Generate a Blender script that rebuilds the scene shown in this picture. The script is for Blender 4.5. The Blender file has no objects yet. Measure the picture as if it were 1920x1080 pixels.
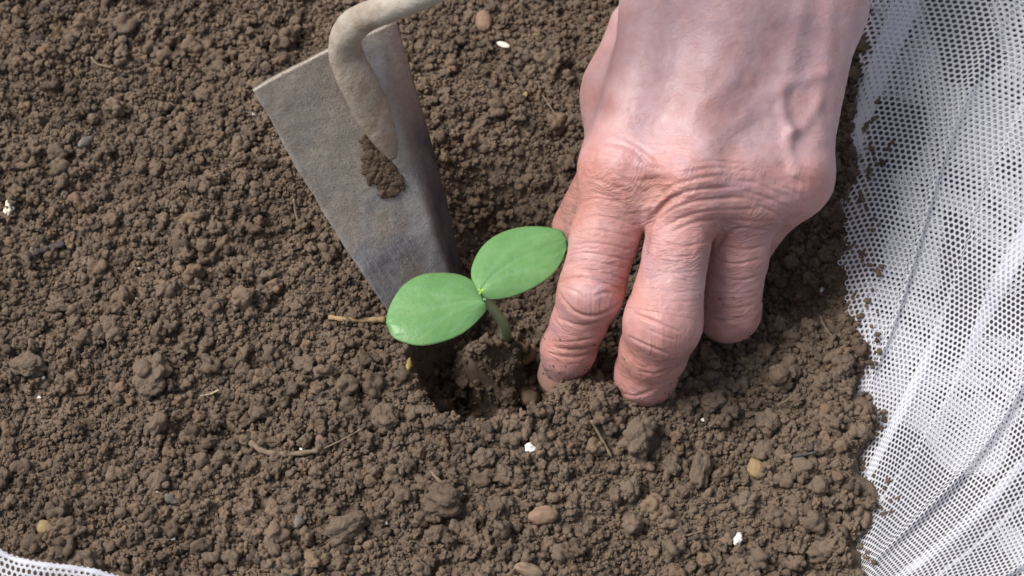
import bpy, bmesh, math, random
import numpy as np
from mathutils import Vector, Matrix

# ------------------------------------------------------------------ camera, world, sun
S = bpy.context.scene
COL = S.collection
random.seed(4)
RNG = np.random.default_rng(11)
ELEV = math.radians(60.0)
DIST = 0.75
LENS, SENS = 75.0, 36.0
W0, H0 = 1920.0, 1080.0
CAM = np.array([0.0, -DIST * math.cos(ELEV), DIST * math.sin(ELEV)])
FWD = np.array([0.0, math.cos(ELEV), -math.sin(ELEV)])
RGT = np.array([1.0, 0.0, 0.0])
UPV = np.array([0.0, math.sin(ELEV), math.cos(ELEV)])
cd = bpy.data.cameras.new('camera')
cd.lens = LENS; cd.sensor_width = SENS
cd.clip_start = 0.01; cd.clip_end = 60.0
cd.dof.use_dof = True; cd.dof.focus_distance = 0.715; cd.dof.aperture_fstop = 16.0
co = bpy.data.objects.new('camera', cd); COL.objects.link(co)
co.location = CAM
co.rotation_euler = (math.pi / 2 - ELEV, 0, 0)
S.camera = co

SUN_EL, SUN_AZ = math.radians(55), math.radians(168)    # azimuth: direction the light comes from, ccw from +x
w = bpy.data.worlds.new('World'); S.world = w; w.use_nodes = True
nt = w.node_tree
bg = nt.nodes['Background']
sky = nt.nodes.new('ShaderNodeTexSky'); sky.sky_type = 'NISHITA'; sky.sun_disc = False
sky.sun_elevation = SUN_EL; sky.sun_rotation = math.pi / 2 - SUN_AZ
sky.air_density = 1.0; sky.dust_density = 4.0; sky.ozone_density = 1.0
hsv = nt.nodes.new('ShaderNodeHueSaturation'); hsv.inputs['Saturation'].default_value = 0.6
nt.links.new(sky.outputs[0], hsv.inputs['Color'])
nt.links.new(hsv.outputs[0], bg.inputs['Color'])
bg.inputs['Strength'].default_value = 0.05
sl = bpy.data.lights.new('sun', 'SUN'); sl.energy = 1.5; sl.angle = math.radians(30); sl.color = (1.0, 0.975, 0.955)
so = bpy.data.objects.new('sun', sl); COL.objects.link(so)
sd = Vector((math.cos(SUN_EL) * math.cos(SUN_AZ), math.cos(SUN_EL) * math.sin(SUN_AZ), math.sin(SUN_EL)))
so.rotation_euler = sd.to_track_quat('Z', 'Y').to_euler()
so.location = sd * 2
S.view_settings.view_transform = 'Standard'
S.view_settings.look = 'None'
S.view_settings.exposure = 1.2
S.view_settings.gamma = 1.0
S.view_settings.use_curve_mapping = False
try:
    S.cycles.use_denoising = True
    S.cycles.max_bounces = 6
except Exception:
    pass

# ------------------------------------------------------------------ helpers
def P(px, py, z=0.0):
    """point at height z seen at photograph pixel (px, py)"""
    px = np.asarray(px, float); py = np.asarray(py, float); z = np.asarray(z, float)
    sx = (px - W0 / 2) / W0 * SENS / LENS
    sy = -(py - H0 / 2) / W0 * SENS / LENS
    d = FWD + sx[..., None] * RGT + sy[..., None] * UPV
    t = (z - CAM[2]) / d[..., 2]
    return CAM + t[..., None] * d

def PROJ(X):
    v = X - CAM
    dz = v @ FWD
    return (v @ RGT) / dz * LENS / SENS * W0 + W0 / 2, H0 / 2 - (v @ UPV) / dz * LENS / SENS * W0

def hash3(i, j, k, seed):
    n = (i * 374761393 + j * 668265263 + k * 2147483647 + seed * 1274126177) & 0xFFFFFFFF
    n = ((n ^ (n >> 13)) * 1274126177) & 0xFFFFFFFF
    n = ((n ^ (n >> 16)) * 2246822519) & 0xFFFFFFFF
    return ((n ^ (n >> 15)) & 0xFFFFFF) / float(0xFFFFFF)

def vnoise(x, y, z, seed=0):
    xi, yi, zi = np.floor(x), np.floor(y), np.floor(z)
    fx, fy, fz = x - xi, y - yi, z - zi
    xi, yi, zi = xi.astype(np.int64), yi.astype(np.int64), zi.astype(np.int64)
    u, v, ww = [f * f * f * (f * (f * 6 - 15) + 10) for f in (fx, fy, fz)]
    r = 0
    for a in (0, 1):
        for b in (0, 1):
            for c in (0, 1):
                wgt = (u if a else 1 - u) * (v if b else 1 - v) * (ww if c else 1 - ww)
                r = r + wgt * hash3(xi + a, yi + b, zi + c, seed)
    return r * 2 - 1

def vnoise2(x, y, seed=0):
    xi, yi = np.floor(x), np.floor(y)
    fx, fy = x - xi, y - yi
    xi, yi = xi.astype(np.int64), yi.astype(np.int64)
    u, v = [f * f * f * (f * (f * 6 - 15) + 10) for f in (fx, fy)]
    k = np.zeros_like(xi)
    return 2 * ((1 - u) * (1 - v) * hash3(xi, yi, k, seed) + u * (1 - v) * hash3(xi + 1, yi, k, seed)
                + (1 - u) * v * hash3(xi, yi + 1, k, seed) + u * v * hash3(xi + 1, yi + 1, k, seed)) - 1

def fbm2(x, y, oct=4, seed=0):
    r = 0; a = 1.0
    for o in range(oct):
        r = r + a * vnoise2(x * 2 ** o + 17.3 * o, y * 2 ** o - 9.1 * o, seed + o); a *= 0.5
    return r

def fbm3(p, f, oct=3, seed=0):
    r = 0; a = 1.0
    for o in range(oct):
        q = p * f * 2 ** o + 13.7 * o
        r = r + a * vnoise(q[:, 0], q[:, 1], q[:, 2], seed + o); a *= 0.5
    return r

def sstep(a, b, x):
    t = np.clip((x - a) / (b - a), 0, 1)
    return t * t * (3 - 2 * t)

def mesh_np(name, V, F, smooth=True):
    """V (n,3); F (m,3) or (m,4) int array, or a list of faces"""
    me = bpy.data.meshes.new(name)
    if isinstance(F, np.ndarray):
        k = F.shape[1]
        me.vertices.add(len(V)); me.vertices.foreach_set('co', np.ascontiguousarray(V, np.float32).ravel())
        me.loops.add(F.size); me.loops.foreach_set('vertex_index', np.ascontiguousarray(F, np.int32).ravel())
        me.polygons.add(len(F)); me.polygons.foreach_set('loop_start', np.arange(0, F.size, k, dtype=np.int32))
        me.update(calc_edges=True)
    else:
        me.from_pydata([tuple(v) for v in V], [], F); me.update()
    if smooth:
        me.polygons.foreach_set('use_smooth', np.ones(len(me.polygons), bool))
    return me

def obj(name, me, mat=None, parent=None, loc=None):
    o = bpy.data.objects.new(name, me)
    if mat is not None and len(me.materials) == 0:
        me.materials.append(mat)
    COL.objects.link(o)
    if parent is not None:
        o.parent = parent
    if loc is not None:
        o.location = loc
    return o

def tag(o, label=None, cat=None, group=None, kind=None):
    if label: o['label'] = label
    if cat: o['category'] = cat
    if group: o['group'] = group
    if kind: o['kind'] = kind
    return o

def empty(name, loc=(0, 0, 0)):
    o = bpy.data.objects.new(name, None); COL.objects.link(o); o.location = loc
    o.empty_display_size = 0.01
    return o

def tube(pts, rad, n=8, cap=True):
    pts = np.asarray(pts, float); rad = np.broadcast_to(np.asarray(rad, float), (len(pts),))
    V = []; F = []
    t = np.gradient(pts, axis=0); t /= np.linalg.norm(t, axis=1)[:, None] + 1e-12
    nrm = np.cross(t[0], [0.13, 0.31, 0.94]); nrm /= np.linalg.norm(nrm)
    for i in range(len(pts)):
        nrm = nrm - t[i] * (nrm @ t[i]); nrm /= np.linalg.norm(nrm) + 1e-12
        b = np.cross(t[i], nrm)
        for k in range(n):
            a = 2 * math.pi * k / n
            V.append(pts[i] + rad[i] * (math.cos(a) * nrm + math.sin(a) * b))
    for i in range(len(pts) - 1):
        for k in range(n):
            F.append((i * n + k, i * n + (k + 1) % n, (i + 1) * n + (k + 1) % n, (i + 1) * n + k))
    if cap:
        F.append(tuple(range(n))[::-1]); F.append(tuple((len(pts) - 1) * n + k for k in range(n)))
    return np.array(V), F

def catmull(pts, m=8):
    p = np.asarray(pts, float)
    p = np.vstack([2 * p[0] - p[1], p, 2 * p[-1] - p[-2]])
    out = []
    for i in range(1, len(p) - 2):
        for t in np.linspace(0, 1, m, endpoint=False):
            a, b, c, d = p[i - 1], p[i], p[i + 1], p[i + 2]
            out.append(0.5 * ((2 * b) + (c - a) * t + (2 * a - 5 * b + 4 * c - d) * t * t + (3 * b - a - 3 * c + d) * t ** 3))
    out.append(p[-2])
    return np.array(out)

# ------------------------------------------------------------------ materials
class NT:
    def __init__(s, name):
        s.m = bpy.data.materials.new(name); s.m.use_nodes = True
        s.t = s.m.node_tree; s.b = s.t.nodes['Principled BSDF']; s.out = s.t.nodes['Material Output']
    def n(s, typ, **kw):
        nd = s.t.nodes.new('ShaderNode' + typ)
        for k, v in kw.items():
            if k.startswith('i_'):
                nd.inputs[int(k[2:]) if k[2:].isdigit() else k[2:].replace('_', ' ')].default_value = v
            else:
                setattr(nd, k, v)
        return nd
    def l(s, a, b):
        s.t.links.new(a, b)
    def coord(s):
        return s.n('TexCoord').outputs['Object']
    def noise(s, vec, scale, detail=4, rough=0.55, out='Fac'):
        nd = s.n('TexNoise'); nd.inputs['Scale'].default_value = scale
        nd.inputs['Detail'].default_value = detail; nd.inputs['Roughness'].default_value = rough
        if vec is not None: s.l(vec, nd.inputs['Vector'])
        return nd.outputs[out]
    def ramp(s, fac, stops):
        nd = s.n('ValToRGB'); e = nd.color_ramp.elements
        while len(e) > 1: e.remove(e[-1])
        e[0].position, e[0].color = stops[0][0], (*stops[0][1], 1)
        for p, c in stops[1:]:
            x = e.new(p); x.color = (*c, 1)
        s.l(fac, nd.inputs['Fac'])
        return nd.outputs['Color']
    def mix(s, fac, a, b, blend='MIX'):
        nd = s.n('Mix', data_type='RGBA', blend_type=blend)
        for v, i in ((fac, 0), (a, 6), (b, 7)):
            if hasattr(v, 'links'): s.l(v, nd.inputs[i])
            elif i == 0: nd.inputs[0].default_value = v
            else: nd.inputs[i].default_value = (*v, 1)
        return nd.outputs[2]
    def math(s, op, a, b=None):
        nd = s.n('Math', operation=op)
        for v, i in ((a, 0), (b, 1)):
            if v is None: continue
            if hasattr(v, 'links'): s.l(v, nd.inputs[i])
            else: nd.inputs[i].default_value = v
        return nd.outputs[0]
    def attr(s, name, typ='GEOMETRY', out='Fac'):
        return s.n('Attribute', attribute_name=name, attribute_type=typ).outputs[out]
    def bump(s, h, strength=0.5, dist=0.001, prev=None):
        nd = s.n('Bump'); nd.inputs['Strength'].default_value = strength; nd.inputs['Distance'].default_value = dist
        s.l(h, nd.inputs['Height'])
        if prev is not None: s.l(prev, nd.inputs['Normal'])
        return nd.outputs['Normal']
    def fin(s, color=None, rough=0.8, normal=None, spec=None):
        if color is not None:
            if hasattr(color, 'links'): s.l(color, s.b.inputs['Base Color'])
            else: s.b.inputs['Base Color'].default_value = (*color, 1)
        if hasattr(rough, 'links'): s.l(rough, s.b.inputs['Roughness'])
        else: s.b.inputs['Roughness'].default_value = rough
        if normal is not None: s.l(normal, s.b.inputs['Normal'])
        if spec is not None: s.b.inputs['Specular IOR Level'].default_value = spec
        return s.m

def soil_material(name, instanced):
    t = NT(name)
    geo = t.n('NewGeometry')
    pos = geo.outputs['Position']
    big = t.noise(pos, 30, 4)
    mid = t.noise(pos, 260, 4)
    fine = t.noise(pos, 1900, 4, 0.7)
    c = t.ramp(big, [(0.32, (0.120, 0.087, 0.062)), (0.5, (0.180, 0.131, 0.094)), (0.68, (0.228, 0.168, 0.121))])
    c = t.mix(t.math('MULTIPLY', mid, 0.55), c, (0.115, 0.082, 0.060))
    c = t.mix(t.ramp(fine, [(0.35, (0, 0, 0)), (0.75, (0.55, 0.55, 0.55))]), c, (0.30, 0.232, 0.172))
    if instanced:
        rnd = t.n('ObjectInfo').outputs['Random']
        tint = t.ramp(rnd, [(0.0, (0.55, 0.56, 0.62)), (0.08, (0.78, 0.76, 0.76)), (0.3, (0.92, 0.92, 0.92)), (0.7, (1.05, 1.04, 1.02)),
                            (0.88, (1.12, 1.09, 1.04)), (0.97, (1.16, 1.07, 0.98)), (1.0, (1.3, 1.24, 1.12))])
        c = t.mix(1.0, c, tint, 'MULTIPLY')
    nrm = t.bump(fine, 0.85, 0.0008)
    nrm = t.bump(mid, 0.6, 0.0013, nrm)
    return t.fin(c, 0.95, nrm, 0.15)

M = {}
M['soil'] = soil_material('soil_earth', False)
M['crumb'] = soil_material('soil_crumb', True)

def simple_mat(name, c0, c1, scale=600, rough=0.8, bump=0.4, dist=0.0005, spec=0.3):
    t = NT(name); v = t.coord()
    f = t.noise(v, scale, 4, 0.65)
    return t.fin(t.mix(t.ramp(f, [(0.3, (0, 0, 0)), (0.7, (1, 1, 1))]), c0, c1), rough, t.bump(f, bump, dist), spec)

M['white'] = simple_mat('white_mineral', (0.62, 0.58, 0.52), (0.85, 0.83, 0.80), 900, 0.7)
M['seed'] = simple_mat('pale_seed', (0.72, 0.66, 0.50), (0.82, 0.78, 0.66), 500, 0.5, 0.2)
M['straw'] = simple_mat('dry_straw', (0.26, 0.17, 0.08), (0.42, 0.30, 0.16), 500, 0.7)
M['straw2'] = simple_mat('pale_straw', (0.36, 0.29, 0.18), (0.52, 0.44, 0.29), 500, 0.7)
M['root'] = simple_mat('dry_root', (0.165, 0.12, 0.08), (0.25, 0.19, 0.13), 600, 0.85)
M['yellow'] = simple_mat('yellow_stone', (0.26, 0.175, 0.085), (0.34, 0.24, 0.13), 400, 0.75)
M['orange'] = simple_mat('orange_stone', (0.22, 0.140, 0.095), (0.30, 0.20, 0.14), 500, 0.85)
M['tan'] = simple_mat('tan_stone', (0.22, 0.155, 0.10), (0.30, 0.215, 0.145), 400, 0.8, 0.25)
M['red'] = simple_mat('red_stone', (0.19, 0.10, 0.08), (0.30, 0.19, 0.155), 900, 0.8)
M['dark'] = simple_mat('dark_bark', (0.045, 0.040, 0.040), (0.10, 0.088, 0.082), 700, 0.85)
M['brownleaf'] = simple_mat('brown_leaf', (0.20, 0.11, 0.055), (0.33, 0.20, 0.10), 500, 0.7)
M['greyleaf'] = simple_mat('grey_leaf', (0.13, 0.115, 0.10), (0.21, 0.18, 0.155), 700, 0.8)
M['yellowleaf'] = simple_mat('yellow_leaf', (0.28, 0.22, 0.06), (0.36, 0.28, 0.10), 500, 0.6)

# ------------------------------------------------------------------ the ground
EDGE = np.array([(1640, -80), (1632, 60), (1618, 130), (1606, 185), (1636, 208), (1616, 240), (1598, 284), (1632, 305), (1612, 350), (1600, 385), (1626, 440),
                 (1598, 490), (1634, 537), (1596, 612), (1632, 660), (1592, 748), (1640, 778), (1644, 812), (1592, 872), (1600, 905),
                 (1658, 942), (1648, 975), (1592, 1022), (1618, 1085), (1640, 1200)], float)

HC = P(905, 685, 0)[:2]
rimpx = np.array([(890, 800), (975, 793), (1030, 756), (1048, 690), (1040, 610), (990, 545), (900, 525), (825, 565), (765, 635), (780, 700), (822, 770)])
_r = P(rimpx[:, 0], rimpx[:, 1], 0)[:, :2] - HC
_ra = np.arctan2(_r[:, 1], _r[:, 0]); _rr = np.hypot(_r[:, 0], _r[:, 1])
_o = np.argsort(_ra); _ra = _ra[_o]; _rr = _rr[_o]
_ra = np.concatenate([_ra - 2 * np.pi, _ra, _ra + 2 * np.pi]); _rr = np.tile(_rr, 3)
def spot(px, py, z=0.0):
    return P(px, py, z)[:2]
BUMPS = [  # px, py, radius m, height m
    (1200, 785, 0.013, 0.007), (1085, 778, 0.009, 0.004), (1130, 760, 0.008, 0.004), (735, 600, 0.010, -0.005), (1330, 720, 0.02, 0.002), (1570, 820, 0.02, 0.005), (1590, 960, 0.02, 0.005),
    (1590, 660, 0.02, 0.003), (690, 690, 0.022, 0.003), (650, 800, 0.03, 0.002), (1000, 850, 0.03, 0.002),
    (955, 430, 0.029, -0.023), (1020, 520, 0.02, -0.014), (1485, 500, 0.026, -0.014), (1180, 600, 0.016, -0.018), (980, 330, 0.03, -0.004), (180, 560, 0.02, -0.004), (60, 470, 0.02, -0.003),
    (130, 640, 0.014, 0.003), (330, 560, 0.02, 0.002), (520, 330, 0.03, 0.003), (470, 520, 0.03, -0.002), (280, 250, 0.03, -0.003),
    (220, 180, 0.025, 0.002), (420, 840, 0.03, -0.002)]
def hz(x, y):
    x = np.asarray(x, float); y = np.asarray(y, float)
    z = 0.0026 * fbm2(x * 18, y * 18, 3, 3) + 0.0020 * fbm2(x * 75, y * 75, 3, 8)
    for px, py, r, h in BUMPS:
        c = spot(px, py)
        z = z + h * np.exp(-((x - c[0]) ** 2 + (y - c[1]) ** 2) / (r * r))
    qx_, qy_ = PROJ(np.stack([x, y, np.zeros_like(x)], -1))
    ed = (qx_ - np.interp(qy_, EDGE[:, 1], EDGE[:, 0])) / 22.0
    near_ = (np.abs(qy_ - 540) < 800)
    z = z + np.where(near_, 0.0028 * np.exp(-(ed + 1.2) ** 2 * 0.4) - 0.006 * sstep(0.0, 1.0, ed) * (qx_ > 1500), 0)
    dx, dy = x - HC[0], y - HC[1]
    th = np.arctan2(dy, dx); rad = np.interp(th, _ra, _rr)
    rad = rad * (1 + 0.07 * fbm2(np.cos(th) * 3 + 5, np.sin(th) * 3, 3, 21))
    q = np.hypot(dx, dy) / rad
    front = np.clip(-np.sin(th) * 0.5 + 0.5, 0, 1)            # 1 on the camera's side: a steep wall
    e = 1.9 + 3.4 * front ** 1.2
    dep = 0.046 * np.clip(1 - np.clip(q, 0, 1) ** e, 0, 1) ** 0.8
    dep = dep * (1 + 0.18 * fbm2(x * 120, y * 120, 3, 31))
    pm = P(938, 648, -0.012)[:2]
    plug = 0.027 * np.exp(-(((x - pm[0]) / 0.0125) ** 2 + ((y - pm[1]) / 0.0105) ** 2) ** 1.5)
    dep = np.maximum(dep - plug, 0)
    rim = 0.0022 * np.exp(-((q - 1.12) / 0.12) ** 2)
    return z - dep + rim * (0.4 + front)

def ground(px, py):
    z = 0.0
    for _ in range(12):
        p = P(px, py, z)
        z = 0.5 * z + 0.5 * float(hz(p[0], p[1]))
    return P(px, py, z)

def axis(lo, hi, step, far):
    mid = np.arange(lo, hi + step / 2, step)
    out = []; s = step; v = hi
    while v < far:
        s *= 1.25; v += s; out.append(v)
    inn = []; s = step; v = lo
    while v > -far:
        s *= 1.25; v -= s; inn.append(v)
    return np.concatenate([inn[::-1], mid, out])
ax = axis(-0.235, 0.235, 0.0008, 5.0); ay = axis(-0.175, 0.20, 0.0008, 5.0)
gx, gy = np.meshgrid(ax, ay)
gz = hz(gx, gy) + 0.0005 * fbm2(gx * 420, gy * 420, 2, 77)
V = np.stack([gx.ravel(), gy.ravel(), gz.ravel()], 1)
nx, ny = len(ax), len(ay)
ii = (np.arange(ny - 1)[:, None] * nx + np.arange(nx - 1)[None, :]).ravel()
F = np.stack([ii, ii + 1, ii + nx + 1, ii + nx], 1)
tag(obj('ground', mesh_np('ground', V, F), M['soil']), 'dug brown garden soil with a planting hole', kind='structure')

# added dark sheet under the netting, darkens the lit soil seen through its holes
py_ = np.linspace(-420, 1400, 120); Vp = []; Fp = []
for yv in py_:
    e0 = float(np.interp(yv, EDGE[:, 1], EDGE[:, 0])) + 34
    for k in range(40):
        p_ = P(e0 + 1000 * (k / 39) ** 1.3, yv, -0.002)
        Vp.append((p_[0], p_[1], float(hz(p_[0], p_[1])) + 0.0016 + 0.0004 * math.sin(p_[0] * 900 + p_[1] * 700)))
for i in range(119):
    for k in range(39):
        q = i * 40 + k
        Fp.append((q + 40, q + 41, q + 1, q))
M['added_dark_sheet'] = simple_mat('dark_sheet_grey', (0.060, 0.055, 0.060), (0.12, 0.108, 0.110), 300, 0.9, 0.8, 0.002, 0.2)
tag(obj('added_dark_sheet', mesh_np('added_dark_sheet', np.array(Vp), Fp), M['added_dark_sheet']), 'added dark sheet under the netting', kind='structure')

# ------------------------------------------------------------------ clod shapes
def ico(level):
    bm = bmesh.new(); bmesh.ops.create_icosphere(bm, subdivisions=level, radius=1.0)
    V = np.array([v.co[:] for v in bm.verts]); F = np.array([[v.index for v in f.verts] for f in bm.faces]); bm.free()
    return V, F
ICO = {k: ico(k) for k in (3, 4, 5)}
def clod_shape(seed, level=4, lobes=16, core=0.72, rough=0.10, flat=0.85, lob=(0.28, 0.5)):
    r = np.random.default_rng(seed)
    N, F = ICO[level]
    C = r.normal(size=(lobes, 3)); C /= np.linalg.norm(C, axis=1)[:, None]
    C *= r.uniform(0.45, 0.78, (lobes, 1)); rho = r.uniform(lob[0], lob[1], lobes)
    nc = N @ C.T
    disc = nc ** 2 - (C ** 2).sum(1) + rho ** 2
    rr = np.where((disc > 0) & (nc > 0), nc + np.sqrt(np.maximum(disc, 0)), 0)
    k = 14.0
    rad = np.log(np.exp(k * rr).sum(1) - (rr.shape[1] - 1) * 0 + np.exp(k * core)) / k - 0.12
    rad = rad * (1 + rough * fbm3(N, 2.2, 4, seed) + 1.0 * rough * np.abs(fbm3(N, 8.0, 3, seed + 50)))
    sc = np.array([r.uniform(0.85, 1.15), r.uniform(0.8, 1.1), flat])
    Vv = N * rad[:, None] * sc
    return Vv / np.abs(Vv).max(), F

CL = [(285, 714, 78, 84, 'largest lumpy clod, alone among fine crumbs on the left side'), (1195, 834, 66, 70, 'round clod just below the buried middle fingertip'),
      (1313, 888, 50, 88, 'elongated clod below and right of the round clod under the fingers'), (1482, 700, 50, 50, 'round pale clod between the curled ring finger and the net'),
      (1545, 722, 42, 44, 'round clod beside the net, right of its pale twin'), (835, 948, 96, 66, 'broad flat clod in the lower middle, left of the orange stone'),
      (652, 1003, 80, 62, 'wide clod near the bottom edge, left of the middle'), (720, 792, 62, 58, 'clod resting left of the planting hole rim'),
      (1505, 886, 58, 54, 'tan clod right of the yellow stone'), (908, 868, 40, 42, 'rounded clod below the hole, left of the white perlite piece'),
      (60, 692, 66, 58, 'broad clod near the left edge of the photo'), (110, 580, 56, 48, 'clod above the broad one at the left edge'),
      (215, 628, 50, 46, 'clod in the dark hollow, up and left of the largest clod'), (1360, 640, 54, 44, 'clod under the curled ring fingertip'),
      (1180, 925, 48, 46, 'clod straight below the round clod under the fingers'), (1440, 800, 46, 44, 'clod midway between the ring finger and the yellow stone'),
      (945, 900, 42, 40, 'clod below the hole beside two others of its size'), (1330, 760, 56, 48, 'clod to the right of the buried middle fingertip'),
      (1260, 880, 40, 38, 'small clod touching the elongated clod on its left'), (1580, 690, 46, 42, 'clod pressed against the net edge halfway down'),
      (205, 612, 40, 34, 'flattened clod over the dark hollow at left'), (575, 690, 44, 40, 'clod lying left of the hole below the straw'),
      (820, 1010, 44, 42, 'clod close to the bottom edge under the broad flat clod'), (1395, 950, 46, 44, 'clod between the yellow stone and the lower white piece'),
      (300, 910, 46, 40, 'clod near the bottom left, above the grey fluff')]
# crumbs: variants kept outside the scene, scattered by geometry nodes as one uncountable mass
vc = bpy.data.collections.new('crumb_variants')
for k in range(18):
    if k < 9: Vv, F = clod_shape(100 + k, 4, 14 + k, 0.62, 0.12)
    elif k < 14: Vv, F = clod_shape(100 + k, 4, 9, 0.8, 0.10, 0.9, (0.2, 0.35))
    else: Vv, F = clod_shape(100 + k, 4, 26, 0.5, 0.16, 0.8, (0.16, 0.32))
    o = bpy.data.objects.new('crumb_variant', mesh_np('crumb', Vv, F)); o.data.materials.append(M['crumb']); vc.objects.link(o)

def soil_side(px, py, margin=0):
    ex = np.interp(py, EDGE[:, 1], EDGE[:, 0])
    return px < ex + margin

def scatter(n, x0, x1, y0, y1, d0, d1, power, seed):
    r = np.random.default_rng(seed)
    x = r.uniform(x0, x1, n); y = r.uniform(y0, y1, n)
    u = r.uniform(0, 1, n)
    d = (d0 ** -power + u * (d1 ** -power - d0 ** -power)) ** (-1 / power)
    return np.stack([x, y, d], 1)
pts = np.vstack([
    scatter(95000, -0.215, 0.215, -0.150, 0.175, 0.0008, 0.0022, 1.6, 1),
    scatter(36000, -0.235, 0.235, -0.175, 0.20, 0.0018, 0.0056, 1.9, 2),
    scatter(3400, -0.235, 0.235, -0.175, 0.20, 0.0042, 0.0085, 3.0, 3),
    scatter(16000, -0.45, 0.45, -0.35, 0.42, 0.003, 0.008, 2.0, 4)])
z = hz(pts[:, 0], pts[:, 1])
qx, qy = PROJ(np.stack([pts[:, 0], pts[:, 1], z + 0.001], 1))
inner = (np.abs(pts[:, 0]) < 0.235) & (pts[:, 1] > -0.175) & (pts[:, 1] < 0.2)
far = np.arange(len(pts)) >= len(pts) - 16000
e = 1e-3
slope = np.hypot(hz(pts[:, 0] + e, pts[:, 1]) - z, hz(pts[:, 0], pts[:, 1] + e) - z) / e
r_ = RNG.uniform(0, 1, len(pts))
keep = soil_side(qx, qy, 5 - pts[:, 2] * 1800) & ~(far & inner)
keep &= ~((slope > 0.7) & (r_ < 0.3))
keep &= ~((qx < 260) & (qy > 1032 + qx * 0.17))
# patchy sizes: some areas finer, some coarser
patch = fbm2(pts[:, 0] * 28, pts[:, 1] * 28, 2, 55)
keep &= ~((pts[:, 2] > 0.0028) & (patch < -0.05) & (r_ < 0.75) & ~far)
for x_, y_, w_, h_, _l in CL + [(992, 748, 48, 48, 0), (1417, 884, 34, 46, 0), (1018, 972, 56, 40, 0), (992, 1074, 60, 30, 0), (908, 45, 38, 58, 0), (996, 846, 26, 26, 0), (944, 95, 28, 13, 0), (1383, 1017, 30, 24, 0)]:
    keep &= ~(((((qx - x_) / (w_ * 0.46)) ** 2 + ((qy - y_) / (h_ * 0.40)) ** 2) < 1) & (r_ < 0.95))
pts = pts[keep]; z = z[keep]
# a few crumbs spilt over the edge onto the cloth
ey = RNG.uniform(200, 1080, 100); ex_ = np.interp(ey, EDGE[:, 1], EDGE[:, 0]) + 6 + RNG.exponential(10, 100)
eo = (ex_ - 1606) * 0.1875e-3
ez = 0.0065 * sstep(-0.006, 0.006, eo) - 0.0012 + 0.022 * sstep(-0.01, 0.09, eo)
ep = P(ex_, ey, 0.0)
pts = np.vstack([pts, np.stack([ep[:, 0], ep[:, 1], RNG.uniform(0.0009, 0.0024, 100)], 1)]); z = np.concatenate([z, ez])
n = len(pts)
V = np.stack([pts[:, 0], pts[:, 1], z + pts[:, 2] * RNG.uniform(0.05, 0.62, n)], 1)
me = bpy.data.meshes.new('soil_crumbs'); me.vertices.add(n); me.vertices.foreach_set('co', V.astype(np.float32).ravel())
a = me.attributes.new('size', 'FLOAT', 'POINT'); a.data.foreach_set('value', (pts[:, 2] * 0.66).astype(np.float32))
a = me.attributes.new('turn', 'FLOAT_VECTOR', 'POINT')
a.data.foreach_set('vector', RNG.uniform(-3.14, 3.14, (n, 3)).astype(np.float32).ravel())
a = me.attributes.new('pick', 'INT', 'POINT'); pk = RNG.integers(0, 18, n)
big_ = (pts[:, 2] > 0.0035) & (pk >= 9) & (pk < 13)
pk[big_] = 14 + pk[big_] % 4
a.data.foreach_set('value', pk.astype(np.int32))
me.update()
crumbs = obj('soil_crumbs', me, M['crumb'])
tag(crumbs, 'loose brown soil crumbs covering the whole bed', kind='stuff')
ng = bpy.data.node_groups.new('scatter_crumbs', 'GeometryNodeTree')
ng.interface.new_socket('Geometry', in_out='INPUT', socket_type='NodeSocketGeometry')
ng.interface.new_socket('Geometry', in_out='OUTPUT', socket_type='NodeSocketGeometry')
gi = ng.nodes.new('NodeGroupInput'); go = ng.nodes.new('NodeGroupOutput')
ci = ng.nodes.new('GeometryNodeCollectionInfo'); ci.inputs['Collection'].default_value = vc
ci.inputs['Separate Children'].default_value = True; ci.inputs['Reset Children'].default_value = True
ip = ng.nodes.new('GeometryNodeInstanceOnPoints'); ip.inputs['Pick Instance'].default_value = True
def named(nm, typ):
    q = ng.nodes.new('GeometryNodeInputNamedAttribute'); q.data_type = typ; q.inputs['Name'].default_value = nm
    return q.outputs['Attribute']
e2r = ng.nodes.new('FunctionNodeEulerToRotation')
L = ng.links.new
L(gi.outputs[0], ip.inputs['Points']); L(ci.outputs[0], ip.inputs['Instance'])
L(named('pick', 'INT'), ip.inputs['Instance Index'])
L(named('turn', 'FLOAT_VECTOR'), e2r.inputs[0]); L(e2r.outputs[0], ip.inputs['Rotation'])
L(named('size', 'FLOAT'), ip.inputs['Scale'])
L(ip.outputs[0], go.inputs[0])
md = crumbs.modifiers.new('scatter', 'NODES'); md.node_group = ng

# ------------------------------------------------------------------ the hand
def bone(a, b, ra, rb):
    return (np.array(a, float), np.array(b, float), ra, rb)
mm = 0.001
J = lambda px, py, z: P(px, py, z * mm)
IX = [J(1166, 322, 52), J(1108, 548, 33), J(1066, 655, 11), J(1050, 712, -6)]
MD = [J(1294, 335, 57), J(1243, 605, 35), J(1212, 700, 10), J(1186, 765, -13)]
RG = [J(1394, 345, 50), J(1366, 582, 14)]
RG += [RG[1] + np.array([-0.002, 0.012, -0.021]), RG[1] + np.array([-0.006, 0.026, -0.030])]
PK = [J(1486, 332, 47), J(1395, 455, 20)]
PK += [PK[1] + np.array([-0.004, 0.010, -0.016]), PK[1] + np.array([-0.010, 0.022, -0.020])]
TH = [J(1300, 40, 52), J(1194, 175, 40), J(1146, 315, 22), J(1076, 424, 6)]
AXH = np.array([0.011, 0.055, 0.019])
WR = [m[0] + AXH * 1.0 + np.array([dx * mm, 0, dz * mm]) for m, dx, dz in ((IX, 6, 5), (MD, 4, 4), (RG, 0, 4), (PK, -1, 6))]
WR2 = [w_ + np.array([0.006 + dx * mm, 0.050, 0.014]) for w_, dx in zip(WR, (10, 4, -3, -9))]
if False:
    pass
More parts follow.
